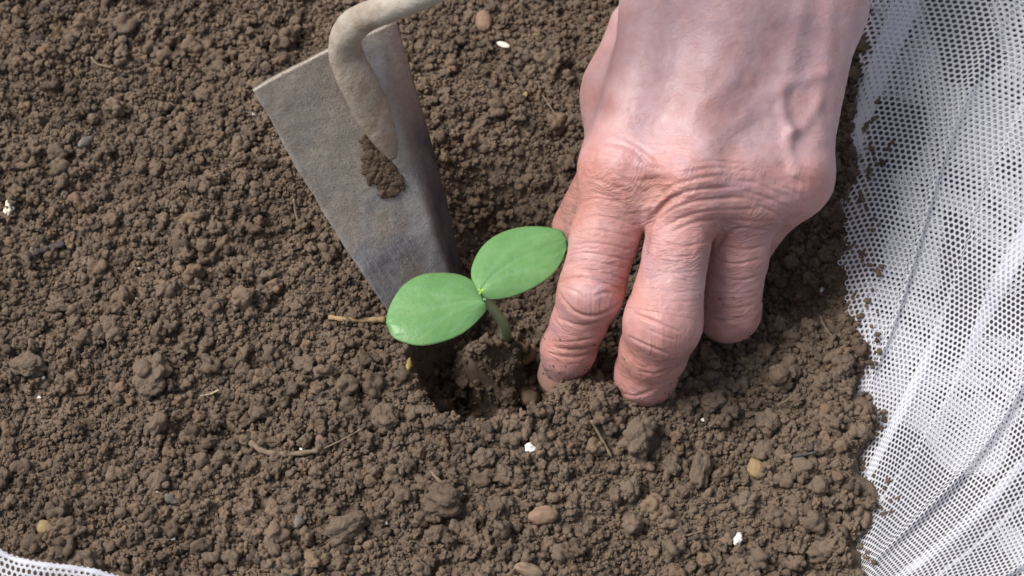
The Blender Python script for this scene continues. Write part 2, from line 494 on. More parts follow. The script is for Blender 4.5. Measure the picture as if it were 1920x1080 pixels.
for nm, ch in (('IX', IX), ('MD', MD), ('RG', RG), ('PK', PK), ('TH', TH)):
    print(nm, [round(float(np.linalg.norm(b - a)) * 1000, 1) for a, b in zip(ch[:-1], ch[1:])])
r_ix = (12.0, 10.8, 9.1, 7.0); r_md = (12.0, 12.7, 10.3, 7.2); r_rg = (11.6, 10.7, 9.6, 7.6); r_pk = (11.0, 9.6, 8.2, 6.8); r_th = (14, 13, 10.2, 7.8)
def chain(J_, R_):
    return [bone(J_[i], J_[i + 1], R_[i] * mm, R_[i + 1] * mm) for i in range(len(J_) - 1)]
def mids(c, i, f, dr):
    """split bone i of a chain at f and pinch its waist by dr"""
    a, b, ra, rb = c[i]
    m = a + (b - a) * f; r = ra + (rb - ra) * f - dr * mm
    return c[:i] + [bone(a, m, ra, r), bone(m, b, r, rb)] + c[i + 1:]
fingers = [mids(mids(chain(IX, r_ix), 1, 0.5, 0.9), 0, 0.55, 0.2), mids(mids(chain(MD, r_md), 1, 0.55, 0.3), 0, 0.5, 2.0), mids(chain(RG, r_rg), 0, 0.55, 0.1),
           chain(PK, r_pk), chain(TH, r_th)[1:]]
palm = []
for k, (m, w1, w2, r0) in enumerate(zip((IX, MD, RG, PK), WR, WR2, (12.5, 12.2, 12.0, 11.5))):
    palm.append(bone(m[0], w1, r0 * mm, 14.5 * mm)); palm.append(bone(w1, w2, 14.5 * mm, 15 * mm))
for a, b in ((IX, MD), (MD, RG), (RG, PK)):
    palm.append(bone(a[0] + np.array([0, 0, -0.001]), b[0] + np.array([0, 0, -0.001]), 11 * mm, 11 * mm))
for a, b in ((IX, MD), (MD, RG), (RG, PK)):                     # webs between the finger bases
    m = 0.25 * (a[0] + b[0]) * 2 * 0.55 + 0.45 * 0.5 * (a[1] + b[1])
    palm.append(bone(0.5 * (a[0] + b[0]), 0.80 * 0.5 * (a[0] + b[0]) + 0.20 * 0.5 * (a[1] + b[1]) + np.array([0, 0.003, -0.004]), 9 * mm, 6.5 * mm))
palm.append(bone(TH[0], TH[1], 15 * mm, 12.8 * mm))
palm.append(bone(0.6 * IX[0] + 0.4 * WR[0] + np.array([0.004, 0.004, -0.012]), TH[1], 10 * mm, 10.5 * mm))
palm.append(bone(J(1205, 60, 52), J(1168, 180, 46), 12 * mm, 11.5 * mm))
palm.append(bone(J(1168, 180, 46), J(1155, 290, 44), 11.5 * mm, 10 * mm))
for w1, w2, k in ((WR[0], WR2[0], 0), (WR[3], WR2[3], 1)):
    palm.append(bone(0.5 * (WR2[0] + WR2[3]) + (np.array([-0.014, 0, 0]) if k == 0 else np.array([0.014, 0, 0])),
                     0.5 * (WR2[0] + WR2[3]) + np.array([0.052, 0.115, 0.062]) + (np.array([-0.016, 0, 0]) if k == 0 else np.array([0.016, 0, 0])), 22 * mm, 27 * mm))

allb = palm + sum(fingers, [])
lo = np.min([np.minimum(b[0], b[1]) - max(b[2], b[3]) for b in allb], axis=0) - 0.004
hi = np.max([np.maximum(b[0], b[1]) + max(b[2], b[3]) for b in allb], axis=0) + 0.004
hi[1] = min(hi[1], 0.30)
VX = 0.0008
dims = np.ceil((hi - lo) / VX).astype(int) + 1
gxs = [lo[k] + np.arange(dims[k]) * VX for k in range(3)]
BIG = 0.03
def field():
    return np.full(dims, BIG, np.float32)
def smin(a, b, k):
    h = np.maximum(k - np.abs(a - b), 0) / k
    return np.minimum(a, b) - h * h * k * 0.25
def add(Dd, bn, k, pad=0.016):
    a, b, ra, rb = bn
    l0 = np.minimum(a - ra, b - rb) - pad; l1 = np.maximum(a + ra, b + rb) + pad
    s0 = np.clip(((l0 - lo) / VX).astype(int), 0, dims); s1 = np.clip(((l1 - lo) / VX).astype(int) + 2, 0, dims)
    if np.any(s1 <= s0): return
    sl_ = tuple(slice(s0[i], s1[i]) for i in range(3))
    X = [gxs[i][s0[i]:s1[i]].astype(np.float32).reshape([-1 if j == i else 1 for j in range(3)]) for i in range(3)]
    ab = b - a; L2 = float(ab @ ab)
    pa = [X[i] - np.float32(a[i]) for i in range(3)]
    t = np.clip((pa[0] * ab[0] + pa[1] * ab[1] + pa[2] * ab[2]) / L2, 0, 1).astype(np.float32)
    d = np.sqrt((pa[0] - t * ab[0]) ** 2 + (pa[1] - t * ab[1]) ** 2 + (pa[2] - t * ab[2]) ** 2) - (ra + (rb - ra) * t)
    Dd[sl_] = smin(Dd[sl_], d.astype(np.float32), k)
Dp = field()
for bn in palm: add(Dp, bn, 0.011)
Df = field()
for f in fingers:
    D1 = field()
    for bn in f: add(D1, bn, 0.003, 0.010)
    Df = smin(Df, D1, 0.0012)
D = smin(Dp, Df, 0.0055)
del Dp, Df, D1

def surface_nets(D, lo, h):
    s = D < 0
    c = np.zeros(tuple(np.array(D.shape) - 1), np.int8)
    for i in (0, 1):
        for j in (0, 1):
            for k in (0, 1):
                c += s[i:s.shape[0] - 1 + i, j:s.shape[1] - 1 + j, k:s.shape[2] - 1 + k]
    act = (c > 0) & (c < 8)
    idx = np.full(act.shape, -1, np.int64); cells = np.argwhere(act); idx[act] = np.arange(len(cells))
    acc = np.zeros((len(cells), 3)); cnt = np.zeros(len(cells))
    cor = [(i, j, k) for i in (0, 1) for j in (0, 1) for k in (0, 1)]
    vals = {o: D[cells[:, 0] + o[0], cells[:, 1] + o[1], cells[:, 2] + o[2]].astype(float) for o in cor}
    for o in cor:
        for axx in range(3):
            if o[axx] == 0:
                p = list(o); p[axx] = 1; p = tuple(p)
                a, b = vals[o], vals[p]
                m = (a < 0) != (b < 0)
                t = np.where(m, a / np.where(m, a - b, 1), 0)
                q = np.tile(np.array(o, float), (len(cells), 1)); q[:, axx] = t
                acc[m] += q[m]; cnt[m] += 1
    V = lo + (cells + acc / cnt[:, None]) * h
    Fs = []
    for axx in range(3):
        u, v = (axx + 1) % 3, (axx + 2) % 3
        A = np.moveaxis(s, [axx, u, v], [0, 1, 2]); I = np.moveaxis(idx, [axx, u, v], [0, 1, 2])
        cr = A[:-1, 1:-1, 1:-1] != A[1:, 1:-1, 1:-1]
        e = np.argwhere(cr)
        i0, j0, k0 = e[:, 0], e[:, 1] + 1, e[:, 2] + 1
        quad = np.stack([I[i0, j0 - 1, k0 - 1], I[i0, j0, k0 - 1], I[i0, j0, k0], I[i0, j0 - 1, k0]], 1)
        flip = ~A[i0, j0, k0]
        quad[flip] = quad[flip][:, ::-1]
        Fs.append(quad)
    F = np.vstack(Fs)
    return V, F[(F >= 0).all(1)]
HV, HF = surface_nets(D, lo, VX)
del D
hm = mesh_np('hand_base', HV, HF)
ho = obj('person', hm)
ms = ho.modifiers.new('smooth', 'SMOOTH'); ms.iterations = 5; ms.factor = 0.5
ss = ho.modifiers.new('sub', 'SUBSURF'); ss.levels = 1; ss.render_levels = 1
dg = bpy.context.evaluated_depsgraph_get()
hm2 = bpy.data.meshes.new_from_object(ho.evaluated_get(dg), depsgraph=dg)
ho.modifiers.clear(); ho.data = hm2; hm2.name = 'person'
nv = len(hm2.vertices)
HV = np.empty(nv * 3, np.float32); hm2.vertices.foreach_get('co', HV); HV = HV.reshape(-1, 3).astype(float)
HN = np.empty(nv * 3, np.float32); hm2.vertices.foreach_get('normal', HN); HN = HN.reshape(-1, 3).astype(float)

# bone coordinates of each vertex: which chain, how far along, how far round
best = np.full(nv, 1e9); wsum = np.zeros(nv); along = np.zeros(nv); which = np.zeros(nv, int)
chains = [c for c in fingers] + [[palm[2 * k], palm[2 * k + 1]] for k in range(4)]
for ci_, chn in enumerate(chains):
    run = 0.0; bd = np.full(nv, 1e9); ba = np.zeros(nv)
    for a, b, ra, rb in chn:
        ab = b - a; Ln = np.linalg.norm(ab)
        t = np.clip((HV - a) @ ab / Ln ** 2, 0, 1)
        d = np.linalg.norm(HV - (a + t[:, None] * ab), axis=1) - (ra + (rb - ra) * t)
        m = d < bd
        bd[m] = d[m]; ba[m] = (run + t * Ln)[m] * (1 if ci_ < 5 else -1)
        run += Ln
    m = bd < best; best[m] = bd[m]; which[m] = ci_
    wt = np.exp(-np.maximum(bd, 0) / 0.0025) + 1e-12
    along += wt * ba; wsum += wt
along /= wsum
around = HV[:, 0]

qx, qy = PROJ(HV)
facing = np.clip(-(HN @ FWD) * 1.6, 0, 1)
def pdist(poly, closed=False):
    poly = np.asarray(poly, float)
    d = np.full(nv, 1e9)
    for a, b in zip(poly[:-1], poly[1:]):
        ab = b - a; L2 = ab @ ab
        t = np.clip(((qx - a[0]) * ab[0] + (qy - a[1]) * ab[1]) / L2, 0, 1)
        d = np.minimum(d, np.hypot(qx - a[0] - t * ab[0], qy - a[1] - t * ab[1]))
    return d
def endfade(poly):
    poly = np.asarray(poly, float)
    L_ = np.linalg.norm(poly[-1] - poly[0])
    return L_
disp = np.zeros(nv); vein = np.zeros(nv)
def crease(poly, depth, wid):
    c = catmull(poly, 5); d = pdist(c)
    mid = c[len(c) // 2]; half = 0.5 * np.linalg.norm(np.diff(c, axis=0), axis=1).sum()
    fade = np.clip(1.25 - (np.hypot(qx - mid[0], qy - mid[1]) / (half + 1e-6)) ** 2 * 0.9, 0.15, 1)
    g = np.exp(-(d / wid) ** 2) - 0.45 * np.exp(-(d / (wid * 2.4)) ** 2)
    return -depth * mm * g * fade * facing
CREASES = [
    # index finger
    ([(1045, 530), (1075, 521), (1110, 525), (1150, 538), (1178, 546)], 0.75, 4), ([(1055, 562), (1078, 584), (1110, 592), (1145, 580), (1172, 560)], 0.8, 4),
    ([(1062, 540), (1082, 548), (1096, 560)], 0.4, 4), ([(1112, 556), (1132, 549), (1155, 552)], 0.4, 4), ([(1050, 548), (1060, 565), (1075, 578)], 0.4, 3),
    ([(1046, 596), (1090, 610), (1140, 598)], 0.45, 4), ([(1044, 515), (1090, 506), (1160, 520), (1188, 528)], 0.4, 3.5),
    ([(1030, 648), (1060, 655), (1100, 653), (1128, 645)], 0.5, 4), ([(1028, 662), (1070, 670), (1115, 660)], 0.4, 3.5), ([(1036, 640), (1080, 640), (1130, 630)], 0.3, 3),
    ([(1062, 480), (1100, 474), (1150, 482), (1200, 492)], 0.3, 3), ([(1058, 495), (1110, 490), (1190, 508)], 0.3, 3),
    ([(1072, 440), (1110, 430), (1150, 436), (1205, 450)], 0.3, 3), ([(1072, 418), (1115, 405), (1160, 412), (1200, 425)], 0.28, 3),
    ([(1080, 385), (1120, 372), (1165, 382)], 0.25, 3), ([(1066, 460), (1120, 456), (1200, 472)], 0.25, 3),
    # middle finger
    ([(1190, 588), (1230, 604), (1272, 622)], 0.75, 3.5), ([(1180, 632), (1215, 648), (1265, 668)], 0.65, 3.5), ([(1205, 612), (1240, 628), (1262, 636)], 0.3, 3),
    ([(1200, 570), (1250, 582), (1310, 585)], 0.3, 3), ([(1222, 462), (1262, 482), (1305, 478)], 0.35, 3), ([(1240, 450), (1275, 462), (1320, 455)], 0.3, 3),
    ([(1212, 505), (1262, 512), (1325, 508)], 0.22, 3), ([(1205, 540), (1260, 548), (1322, 545)], 0.22, 3), ([(1195, 560), (1255, 566), (1315, 565)], 0.25, 3),
    ([(1195, 695), (1225, 700), (1250, 695)], 0.3, 3), ([(1160, 735), (1190, 742), (1230, 730)], 0.4, 3.5),
    # ring finger
    ([(1340, 574), (1380, 578), (1410, 572)], 0.4, 3.5), ([(1328, 596), (1365, 600), (1404, 592)], 0.4, 3.5), ([(1345, 487), (1385, 495), (1436, 482)], 0.45, 3.5),
    ([(1345, 520), (1390, 525), (1428, 515)], 0.25, 3), ([(1350, 460), (1400, 468), (1445, 455)], 0.4, 3.5), ([(1338, 548), (1380, 552), (1420, 545)], 0.25, 3),
    # knuckles
    ([(1098, 262), (1150, 270), (1190, 284), (1216, 312)], 0.5, 5), ([(1096, 280), (1140, 288), (1180, 300)], 0.3, 4), ([(1168, 258), (1205, 280), (1235, 300)], 0.4, 5),
    ([(1214, 430), (1222, 390), (1255, 352), (1310, 335), (1372, 326)], 0.55, 4.5), ([(1222, 405), (1260, 370), (1320, 354), (1392, 350)], 0.5, 4),
    ([(1226, 418), (1270, 388), (1330, 374), (1402, 370)], 0.45, 4), ([(1236, 430), (1290, 404), (1350, 393), (1424, 392)], 0.4, 4), ([(1250, 440), (1300, 418), (1360, 412), (1430, 414)], 0.35, 3.5),
    ([(1150, 325), (1182, 342), (1212, 372)], 0.4, 4), ([(1120, 340), (1160, 352), (1205, 395)], 0.3, 4), ([(1110, 360), (1150, 372), (1200, 415)], 0.28, 4),
    ([(1240, 320), (1290, 308), (1350, 302), (1400, 310)], 0.3, 4), ([(1290, 322), (1350, 315), (1420, 325)], 0.3, 4), ([(1380, 338), (1420, 345), (1465, 365)], 0.4, 4),
    ([(1400, 360), (1440, 372), (1480, 390)], 0.4, 4), ([(1410, 382), (1445, 395), (1470, 415)], 0.35, 4), ([(1370, 430), (1400, 428), (1450, 432)], 0.4, 3.5),
    ([(1470, 330), (1500, 340), (1530, 362)], 0.35, 4), ([(1455, 345), (1490, 360), (1512, 378)], 0.35, 4), ([(1490, 310), (1525, 325), (1548, 345)], 0.3, 4),
    ([(1208, 480), (1213, 440), (1222, 410), (1246, 384), (1280, 366)], 1.7, 8), ([(1345, 462), (1362, 440), (1392, 425)], 0.7, 5)]
for poly, dep, wid in CREASES:
    disp += crease(poly, dep, wid)
VEINS = [([(1512, -60), (1505, 0), (1494, 60), (1480, 125), (1459, 165)], 0.8, 20), ([(1545, 138), (1512, 148), (1482, 156), (1466, 175), (1470, 215), (1482, 246)], 0.75, 13),
         ([(1482, 246), (1474, 280), (1490, 322)], 0.55, 13), ([(1534, 192), (1520, 214), (1503, 240), (1482, 250)], 0.7, 12), ([(1457, 165), (1420, 200), (1380, 235)], 0.35, 16),
         ([(1560, -40), (1556, 60), (1545, 138), (1534, 192), (1540, 260)], 0.45, 14), ([(1262, 240), (1320, 190), (1370, 150), (1400, 80)], 0.25, 16), ([(1440, 205), (1466, 220), (1486, 300)], 0.4, 10)]
for poly, hgt, wid in VEINS:
    d = pdist(catmull(poly, 6))
    disp += 1.2 * hgt * mm * np.exp(-(d / wid) ** 2) * facing
    vein = np.maximum(vein, np.exp(-(d / (wid * 1.3)) ** 2) * min(1, hgt))
# tendons and knuckle heads, hollows between
def blob(px, py, r, h):
    return h * mm * np.exp(-((qx - px) ** 2 + (qy - py) ** 2) / r ** 2) * facing
for b in ((1160, 300, 42, 1.5), (1300, 315, 45, 1.2), (1420, 318, 38, 1.0), (1522, 318, 32, 1.4), (1224, 350, 28, -1.7), (1360, 300, 28, -0.7), (1475, 300, 22, -0.8),
          (1110, 550, 40, 0.7), (1078, 550, 16, 0.35), (1120, 548, 16, 0.35), (1240, 600, 45, 0.8), (1330, 190, 70, -0.8), (1230, 90, 80, 0.6), (1125, 200, 20, -0.8), (1112, 142, 22, 0.8)):
    disp += blob(*b)
# soft folds of loose skin over the knuckles, running across the hand
kn = np.exp(-((qy - 350 - 0.10 * (qx - 1250)) / 75) ** 2) * sstep(1090, 1160, qx) * (1 - sstep(1500, 1570, qx))
ph = fbm2(qx / 90, qy / 26, 3, 5)
disp += 0.34 * mm * ph * kn * facing
disp += 0.10 * mm * fbm3(HV, 260, 3, 15)
fing = (which < 5).astype(float)
wmask = np.clip(0.55 + 0.9 * fbm3(HV, 95, 2, 71), 0.1, 1.3)
skew = along + 0.25 * around + 0.0012 * fbm2(around * 160, along * 160, 2, 17)
disp += 0.10 * mm * sstep(-0.004, 0.010, along) * wmask * fbm2(around / 0.0065, skew / 0.00125, 3, 91) * facing
disp = np.where(disp < 0, disp * 1.35, disp)
HV2 = HV + HN * disp[:, None]
hm2.vertices.foreach_set('co', HV2.astype(np.float32).ravel()); hm2.update()
def put(me, nm, arr):
    a_ = me.attributes.new(nm, 'FLOAT', 'POINT'); a_.data.foreach_set('value', np.asarray(arr, np.float32))
red = sstep(230, 380, qy) * 0.75
red += 0.5 * np.exp(-(((qx - 1270) / 90) ** 2 + ((qy - 320) / 26) ** 2)) + 0.35 * np.exp(-(((qx - 1200) / 50) ** 2 + ((qy - 300) / 40) ** 2))
red += 0.3 * np.exp(-(((qx - 1180) / 45) ** 2 + ((qy - 500) / 70) ** 2)) + 0.45 * np.exp(-(((qx - 1075) / 60) ** 2 + ((qy - 655) / 25) ** 2)) + 0.4 * np.exp(-(((qx - 1200) / 60) ** 2 + ((qy - 690) / 40) ** 2))
red += 0.35 * np.exp(-(((qx - 1500) / 45) ** 2 + ((qy - 325) / 22) ** 2)) + 0.5 * (1 - sstep(1105, 1190, qx)) * (1 - sstep(380, 450, qy))
red -= 0.35 * np.exp(-(((qx - 1290) / 60) ** 2 + ((qy - 520) / 60) ** 2)) + 0.3 * np.exp(-(((qx - 1095) / 35) ** 2 + ((qy - 550) / 18) ** 2))
red = np.clip(red + 0.15 * fbm2(qx / 45, qy / 45, 3, 44), 0, 1.2)
blue = np.clip(0.65 * np.exp(-(((qx - 1340) / 70) ** 2 + ((qy - 195) / 60) ** 2)) * (0.8 + 0.4 * fbm2(qx / 40, qy / 30, 3, 9)) + 0.55 * vein + 0.4 * np.exp(-(((qx - 1440) / 50) ** 2 + ((qy - 375) / 25) ** 2)), 0, 1)
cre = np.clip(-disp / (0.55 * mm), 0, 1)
dirt = np.clip((1 - sstep(-0.003, 0.010, HV[:, 2])) * (0.45 + 0.8 * fbm3(HV, 300, 3, 2)) + (1 - sstep(0.004, 0.050, HV[:, 2])) * (0.45 * cre + np.clip(0.55 * fbm3(HV, 220, 3, 6) - 0.12, 0, 0.3)), 0, 1)
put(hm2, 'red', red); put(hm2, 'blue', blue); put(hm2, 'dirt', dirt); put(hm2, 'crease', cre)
put(hm2, 'along', skew); put(hm2, 'around', around); put(hm2, 'finger', np.clip(sstep(-0.012, 0.006, along), 0.22, 1) * np.clip(wmask, 0.35, 1.1))

t = NT('skin')
v = t.coord()
cmb = t.n('CombineXYZ'); t.l(t.math('MULTIPLY', t.attr('around'), 260), cmb.inputs[0]); t.l(t.math('MULTIPLY', t.attr('along'), 900), cmb.inputs[1])
wrk = t.noise(cmb.outputs[0], 1.0, 4, 0.6)
vor = t.n('TexVoronoi', feature='DISTANCE_TO_EDGE'); vor.inputs['Scale'].default_value = 800; t.l(v, vor.inputs['Vector'])
pore = t.math('MINIMUM', vor.outputs['Distance'], 0.25)
mot = t.noise(v, 120, 4, 0.6)
mot2 = t.noise(v, 420, 3, 0.6)
c = t.mix(t.attr('red'), (0.66, 0.440, 0.455), (0.52, 0.235, 0.200))
c = t.mix(t.math('MULTIPLY', t.attr('blue'), 0.6), c, (0.40, 0.275, 0.325))
c = t.mix(t.ramp(mot, [(0.42, (0, 0, 0)), (0.68, (0.5, 0.5, 0.5))]), c, (0.50, 0.235, 0.215))
c = t.mix(t.ramp(mot2, [(0.45, (0, 0, 0)), (0.8, (0.35, 0.35, 0.35))]), c, (0.60, 0.41, 0.35))
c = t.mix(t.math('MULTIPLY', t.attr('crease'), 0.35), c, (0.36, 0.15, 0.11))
c = t.mix(t.ramp(t.noise(v, 75, 3, 0.6), [(0.52, (0, 0, 0)), (0.68, (0.4, 0.4, 0.4))]), c, (0.44, 0.285, 0.335))
spots = t.n('TexVoronoi'); spots.inputs['Scale'].default_value = 90; t.l(v, spots.inputs['Vector'])
c = t.mix(t.ramp(spots.outputs['Distance'], [(0.02, (0.45, 0.45, 0.45)), (0.10, (0, 0, 0))]), c, (0.38, 0.20, 0.15))
c = t.mix(t.attr('dirt'), c, (0.17, 0.115, 0.08))
nrm = t.bump(t.math('MULTIPLY', wrk, t.attr('finger')), 0.75, 0.0016)
nrm = t.bump(pore, 0.22, 0.0006, nrm)
nrm = t.bump(mot2, 0.14, 0.0010, nrm)
t.b.inputs['Subsurface Weight'].default_value = 0.22
t.b.inputs['Subsurface Radius'].default_value = (1.0, 0.35, 0.2)
t.b.inputs['Subsurface Scale'].default_value = 0.0018
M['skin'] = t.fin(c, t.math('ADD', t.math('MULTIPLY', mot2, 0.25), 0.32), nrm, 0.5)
hm2.materials.clear(); hm2.materials.append(M['skin'])
tag(ho, "bare weathered hand of an older person pressing soil beside the seedling", 'person')

# grains of soil sticking to the fingers
rs = np.random.default_rng(21); cand = np.where((HV[:, 2] > 0.0) & (HV[:, 2] < 0.034) & (facing > 0.25) & (which < 3))[0]
wgt_ = np.exp(-HV[cand, 2] / 0.009); sel = rs.choice(cand, 90, replace=False, p=wgt_ / wgt_.sum())
gv = []; gf = []; g0 = 0
for q in sel:
    Vc, Fc = clod_shape(950 + int(q) % 5, 3, 8, 0.75, 0.12, 0.9)
    gv.append(Vc @ np.linalg.qr(rs.normal(size=(3, 3)))[0] * rs.uniform(0.00022, 0.00065) + HV2[q]); gf.append(Fc + g0); g0 += len(Vc)
gr = obj('soil_grains', mesh_np('soil_grains', np.vstack(gv), np.vstack(gf)), M['soil'], ho); gr['kind'] = 'stuff'
# fingernail on the index finger
def nail(J_, wid, lenn, parent, name='fingernail'):
    a, b = J_[2], J_[3]
    ax_ = (b - a) / np.linalg.norm(b - a)
    nrm_ = (-FWD + np.array([-0.25, 0, 0]))
    nrm_ = nrm_ - ax_ * (nrm_ @ ax_) + 0 * ax_ * 0; nrm_ /= np.linalg.norm(nrm_); sd_ = np.cross(ax_, nrm_)
    Vn = []; n1, n2 = 10, 12
    base = a + (b - a) * 0.42
    for lay in (0, 1):
        for i in range(n1 + 1):
            for j in range(n2 + 1):
                u = i / n1; q = (j / n2 - 0.5) * 2
                wd = wid * (0.93 + 0.07 * math.sin(u * 3.0)) * (1 - 0.18 * max(0, 0.25 - u) * 4)
                ang = q * 0.95
                rr_ = wid * 1.08
                bow = 0.0012 * (1 - q * q)
                p = base + ax_ * (u * lenn + bow * (1 if u > 0.5 else -1) * abs(u - 0.5) * 2) + sd_ * math.sin(ang) * rr_ + nrm_ * (math.cos(ang) * rr_ - wid * 0.10 - 0.0005 * lay - 0.0008 * (u - 0.3) ** 2)
                Vn.append(p)
    Fn = []; K = (n1 + 1) * (n2 + 1)
    for i in range(n1):
        for j in range(n2):
            q0 = i * (n2 + 1) + j
            Fn.append((q0, q0 + 1, q0 + n2 + 2, q0 + n2 + 1)); Fn.append((K + q0 + n2 + 1, K + q0 + n2 + 2, K + q0 + 1, K + q0))
    rimv = [i for i in range(n2 + 1)] + [(i + 1) * (n2 + 1) - 1 for i in range(1, n1 + 1)] + [n1 * (n2 + 1) + j for j in range(n2 - 1, -1, -1)] + [i * (n2 + 1) for i in range(n1 - 1, 0, -1)]
    for x_, y_ in zip(rimv, rimv[1:] + rimv[:1]):
        Fn.append((y_, x_, K + x_, K + y_))
    return obj(name, mesh_np(name, np.array(Vn), Fn), M['nail'], parent)
t = NT('nail'); v = t.coord()
f = t.noise(v, 300, 3)
t.b.inputs['Subsurface Weight'].default_value = 0.2; t.b.inputs['Subsurface Radius'].default_value = (1, 0.4, 0.25); t.b.inputs['Subsurface Scale'].default_value = 0.002
M['nail'] = t.fin(t.mix(f, (0.50, 0.27, 0.20), (0.58, 0.36, 0.29)), 0.38, t.bump(f, 0.15, 0.0004), 0.4)
nail(IX, 8.2 * mm, 9 * mm, ho)

# ------------------------------------------------------------------ the hoe
hoe = empty('hand_hoe', P(760, 480, 0.0))
tag(hoe, 'worn steel hand hoe standing blade down in the soil behind the seedling', 'hoe')
hoe_inv = -np.array(hoe.location)
# blade: rows from top to bottom, (px, py, z mm) at left edge, mid, ridge, right edge
rows_ = [((474, 168, 66), (610, 96, 71), (722, 50, 74), (744, 40, 73)),
         ((530, 268, 50), (655, 200, 55), (748, 160, 58), (776, 152, 53)),
         ((600, 390, 30), (710, 330, 35), (784, 300, 38), (816, 290, 30)),
         ((678, 509, 12), (770, 450, 15), (820, 420, 18), (846, 412, 8)),
         ((756, 632, -12), (826, 575, -8), (858, 535, -6), (872, 520, -14))]
ctrl = np.array([[P(x, y, z_ * mm) for x, y, z_ in rw] for rw in rows_])
def ctrl_eval(u, v_):
    cols = [np.array([np.interp(v_, np.linspace(0, 1, len(rows_)), ctrl[:, k, c_]) for c_ in range(3)]) for k in range(4)]
    us = [0, 0.52, 0.87, 1.0]
    # smooth in u with a small blend at the ridge
    out = 0
    for du, wt in ((-0.09, 0.15), (-0.05, 0.22), (0, 0.26), (0.05, 0.22), (0.09, 0.15)):
        uu = min(max(u + du, 0), 1) if 0.1 < u < 0.9 else u + du * min(u, 1 - u) / 0.1
        out = out + wt * np.array([np.interp(uu, us, [cc[c_] for cc in cols]) for c_ in range(3)])
    return out
nu, nvv = 44, 90
top = np.array([[ctrl_eval(i / nu, j / nvv) for i in range(nu + 1)] for j in range(nvv + 1)])
du_ = np.gradient(top, axis=1); dv_ = np.gradient(top, axis=0)
nn = np.cross(du_, dv_); nn /= np.linalg.norm(nn, axis=2)[..., None] + 1e-12
if (nn.mean((0, 1)) @ FWD) > 0: nn = -nn
jj, iij = np.meshgrid(np.arange(nvv + 1), np.arange(nu + 1), indexing='ij')
# small dents and a worn outline
dent = 0.00022 * fbm2(iij / 9.0, jj / 9.0, 3, 61)
top = top + nn * dent[..., None]
edge_w = 0.0003 * fbm2(jj / 6.0, iij * 0 + 3.0, 3, 71)
top[:, 0] += (du_[:, 0] / np.linalg.norm(du_[:, 0], axis=1)[:, None]) * edge_w[:, :1]
top[0, :] += (dv_[0] / np.linalg.norm(dv_[0], axis=1)[:, None]) * (0.0003 * fbm2(np.arange(nu + 1) / 6.0, np.zeros(nu + 1), 3, 72))[:, None]
bot = top - nn * 0.0026
Vb = np.vstack([top.reshape(-1, 3), bot.reshape(-1, 3)]) + hoe_inv
K = (nu + 1) * (nvv + 1); Fb = []
for j in range(nvv):
    for i in range(nu):
        q = j * (nu + 1) + i
        Fb.append((q, q + 1, q + nu + 2, q + nu + 1)); Fb.append((K + q + nu + 1, K + q + nu + 2, K + q + 1, K + q))
rimv = list(range(nu + 1)) + [(j + 1) * (nu + 1) - 1 for j in range(1, nvv + 1)] + [nvv * (nu + 1) + i for i in range(nu - 1, -1, -1)] + [j * (nu + 1) for j in range(nvv - 1, 0, -1)]
for x_, y_ in zip(rimv, rimv[1:] + rimv[:1]):
    Fb.append((y_, x_, K + x_, K + y_))
bme = mesh_np('blade', Vb, Fb)
uu = np.tile(np.tile(np.arange(nu + 1) / nu, nvv + 1), 2); vv_ = np.tile(np.repeat(np.arange(nvv + 1) / nvv, nu + 1), 2)
put(bme, 'u', uu); put(bme, 'v', vv_)
t = NT('worn_steel'); v = t.coord()
au, av = t.attr('u'), t.attr('v')
n1 = t.noise(v, 45, 5, 0.6); n2 = t.noise(v, 330, 5, 0.7); n3 = t.noise(v, 1500, 3, 0.6)
steel = t.ramp(n2, [(0.3, (0.165, 0.16, 0.178)), (0.55, (0.27, 0.26, 0.265)), (0.75, (0.37, 0.35, 0.335))])
mudc = t.ramp(n2, [(0.3, (0.30, 0.25, 0.195)), (0.7, (0.40, 0.34, 0.28))])
# dried mud thick at the top, worn off towards the cutting edge
uvc = t.n('CombineXYZ'); t.l(t.math('MULTIPLY', au, 70), uvc.inputs[0]); t.l(t.math('MULTIPLY', av, 7), uvc.inputs[1])
scr = t.noise(uvc.outputs[0], 1.0, 5, 0.7)
steel = t.mix(t.ramp(scr, [(0.46, (0, 0, 0)), (0.68, (0.9, 0.9, 0.9))]), steel, (0.42, 0.405, 0.39))
steel = t.mix(t.ramp(t.noise(v, 180, 4, 0.65), [(0.56, (0, 0, 0)), (0.7, (0.7, 0.7, 0.7))]), steel, (0.115, 0.095, 0.08))
mudf = t.math('SUBTRACT', t.math('ADD', t.math('MULTIPLY', n1, 1.5), 0.16), t.math('MULTIPLY', av, 0.72))
mudf = t.ramp(mudf, [(0.30, (0, 0, 0)), (0.52, (0.9, 0.9, 0.9))])
c = t.mix(mudf, steel, mudc)
flange_shade = t.math('MULTIPLY', t.ramp(au, [(0.78, (0, 0, 0)), (0.9, (1, 1, 1))]), t.ramp(av, [(0.22, (0, 0, 0)), (0.45, (1, 1, 1))]))  # shade of the bent-back right side, painted in as dark blue
c = t.mix(t.math('MULTIPLY', flange_shade, t.ramp(n1, [(0.3, (0.5, 0.5, 0.5)), (0.6, (1, 1, 1))])), c, (0.035, 0.040, 0.065))
c = t.mix(t.ramp(n3, [(0.58, (0, 0, 0)), (0.72, (0.75, 0.75, 0.75))]), c, (0.085, 0.07, 0.06))
nr = t.bump(n3, 0.35, 0.0005); nr = t.bump(n2, 0.5, 0.0009, nr); nr = t.bump(scr, 0.25, 0.0004, nr)
t.b.inputs['Metallic'].default_value = 0.3
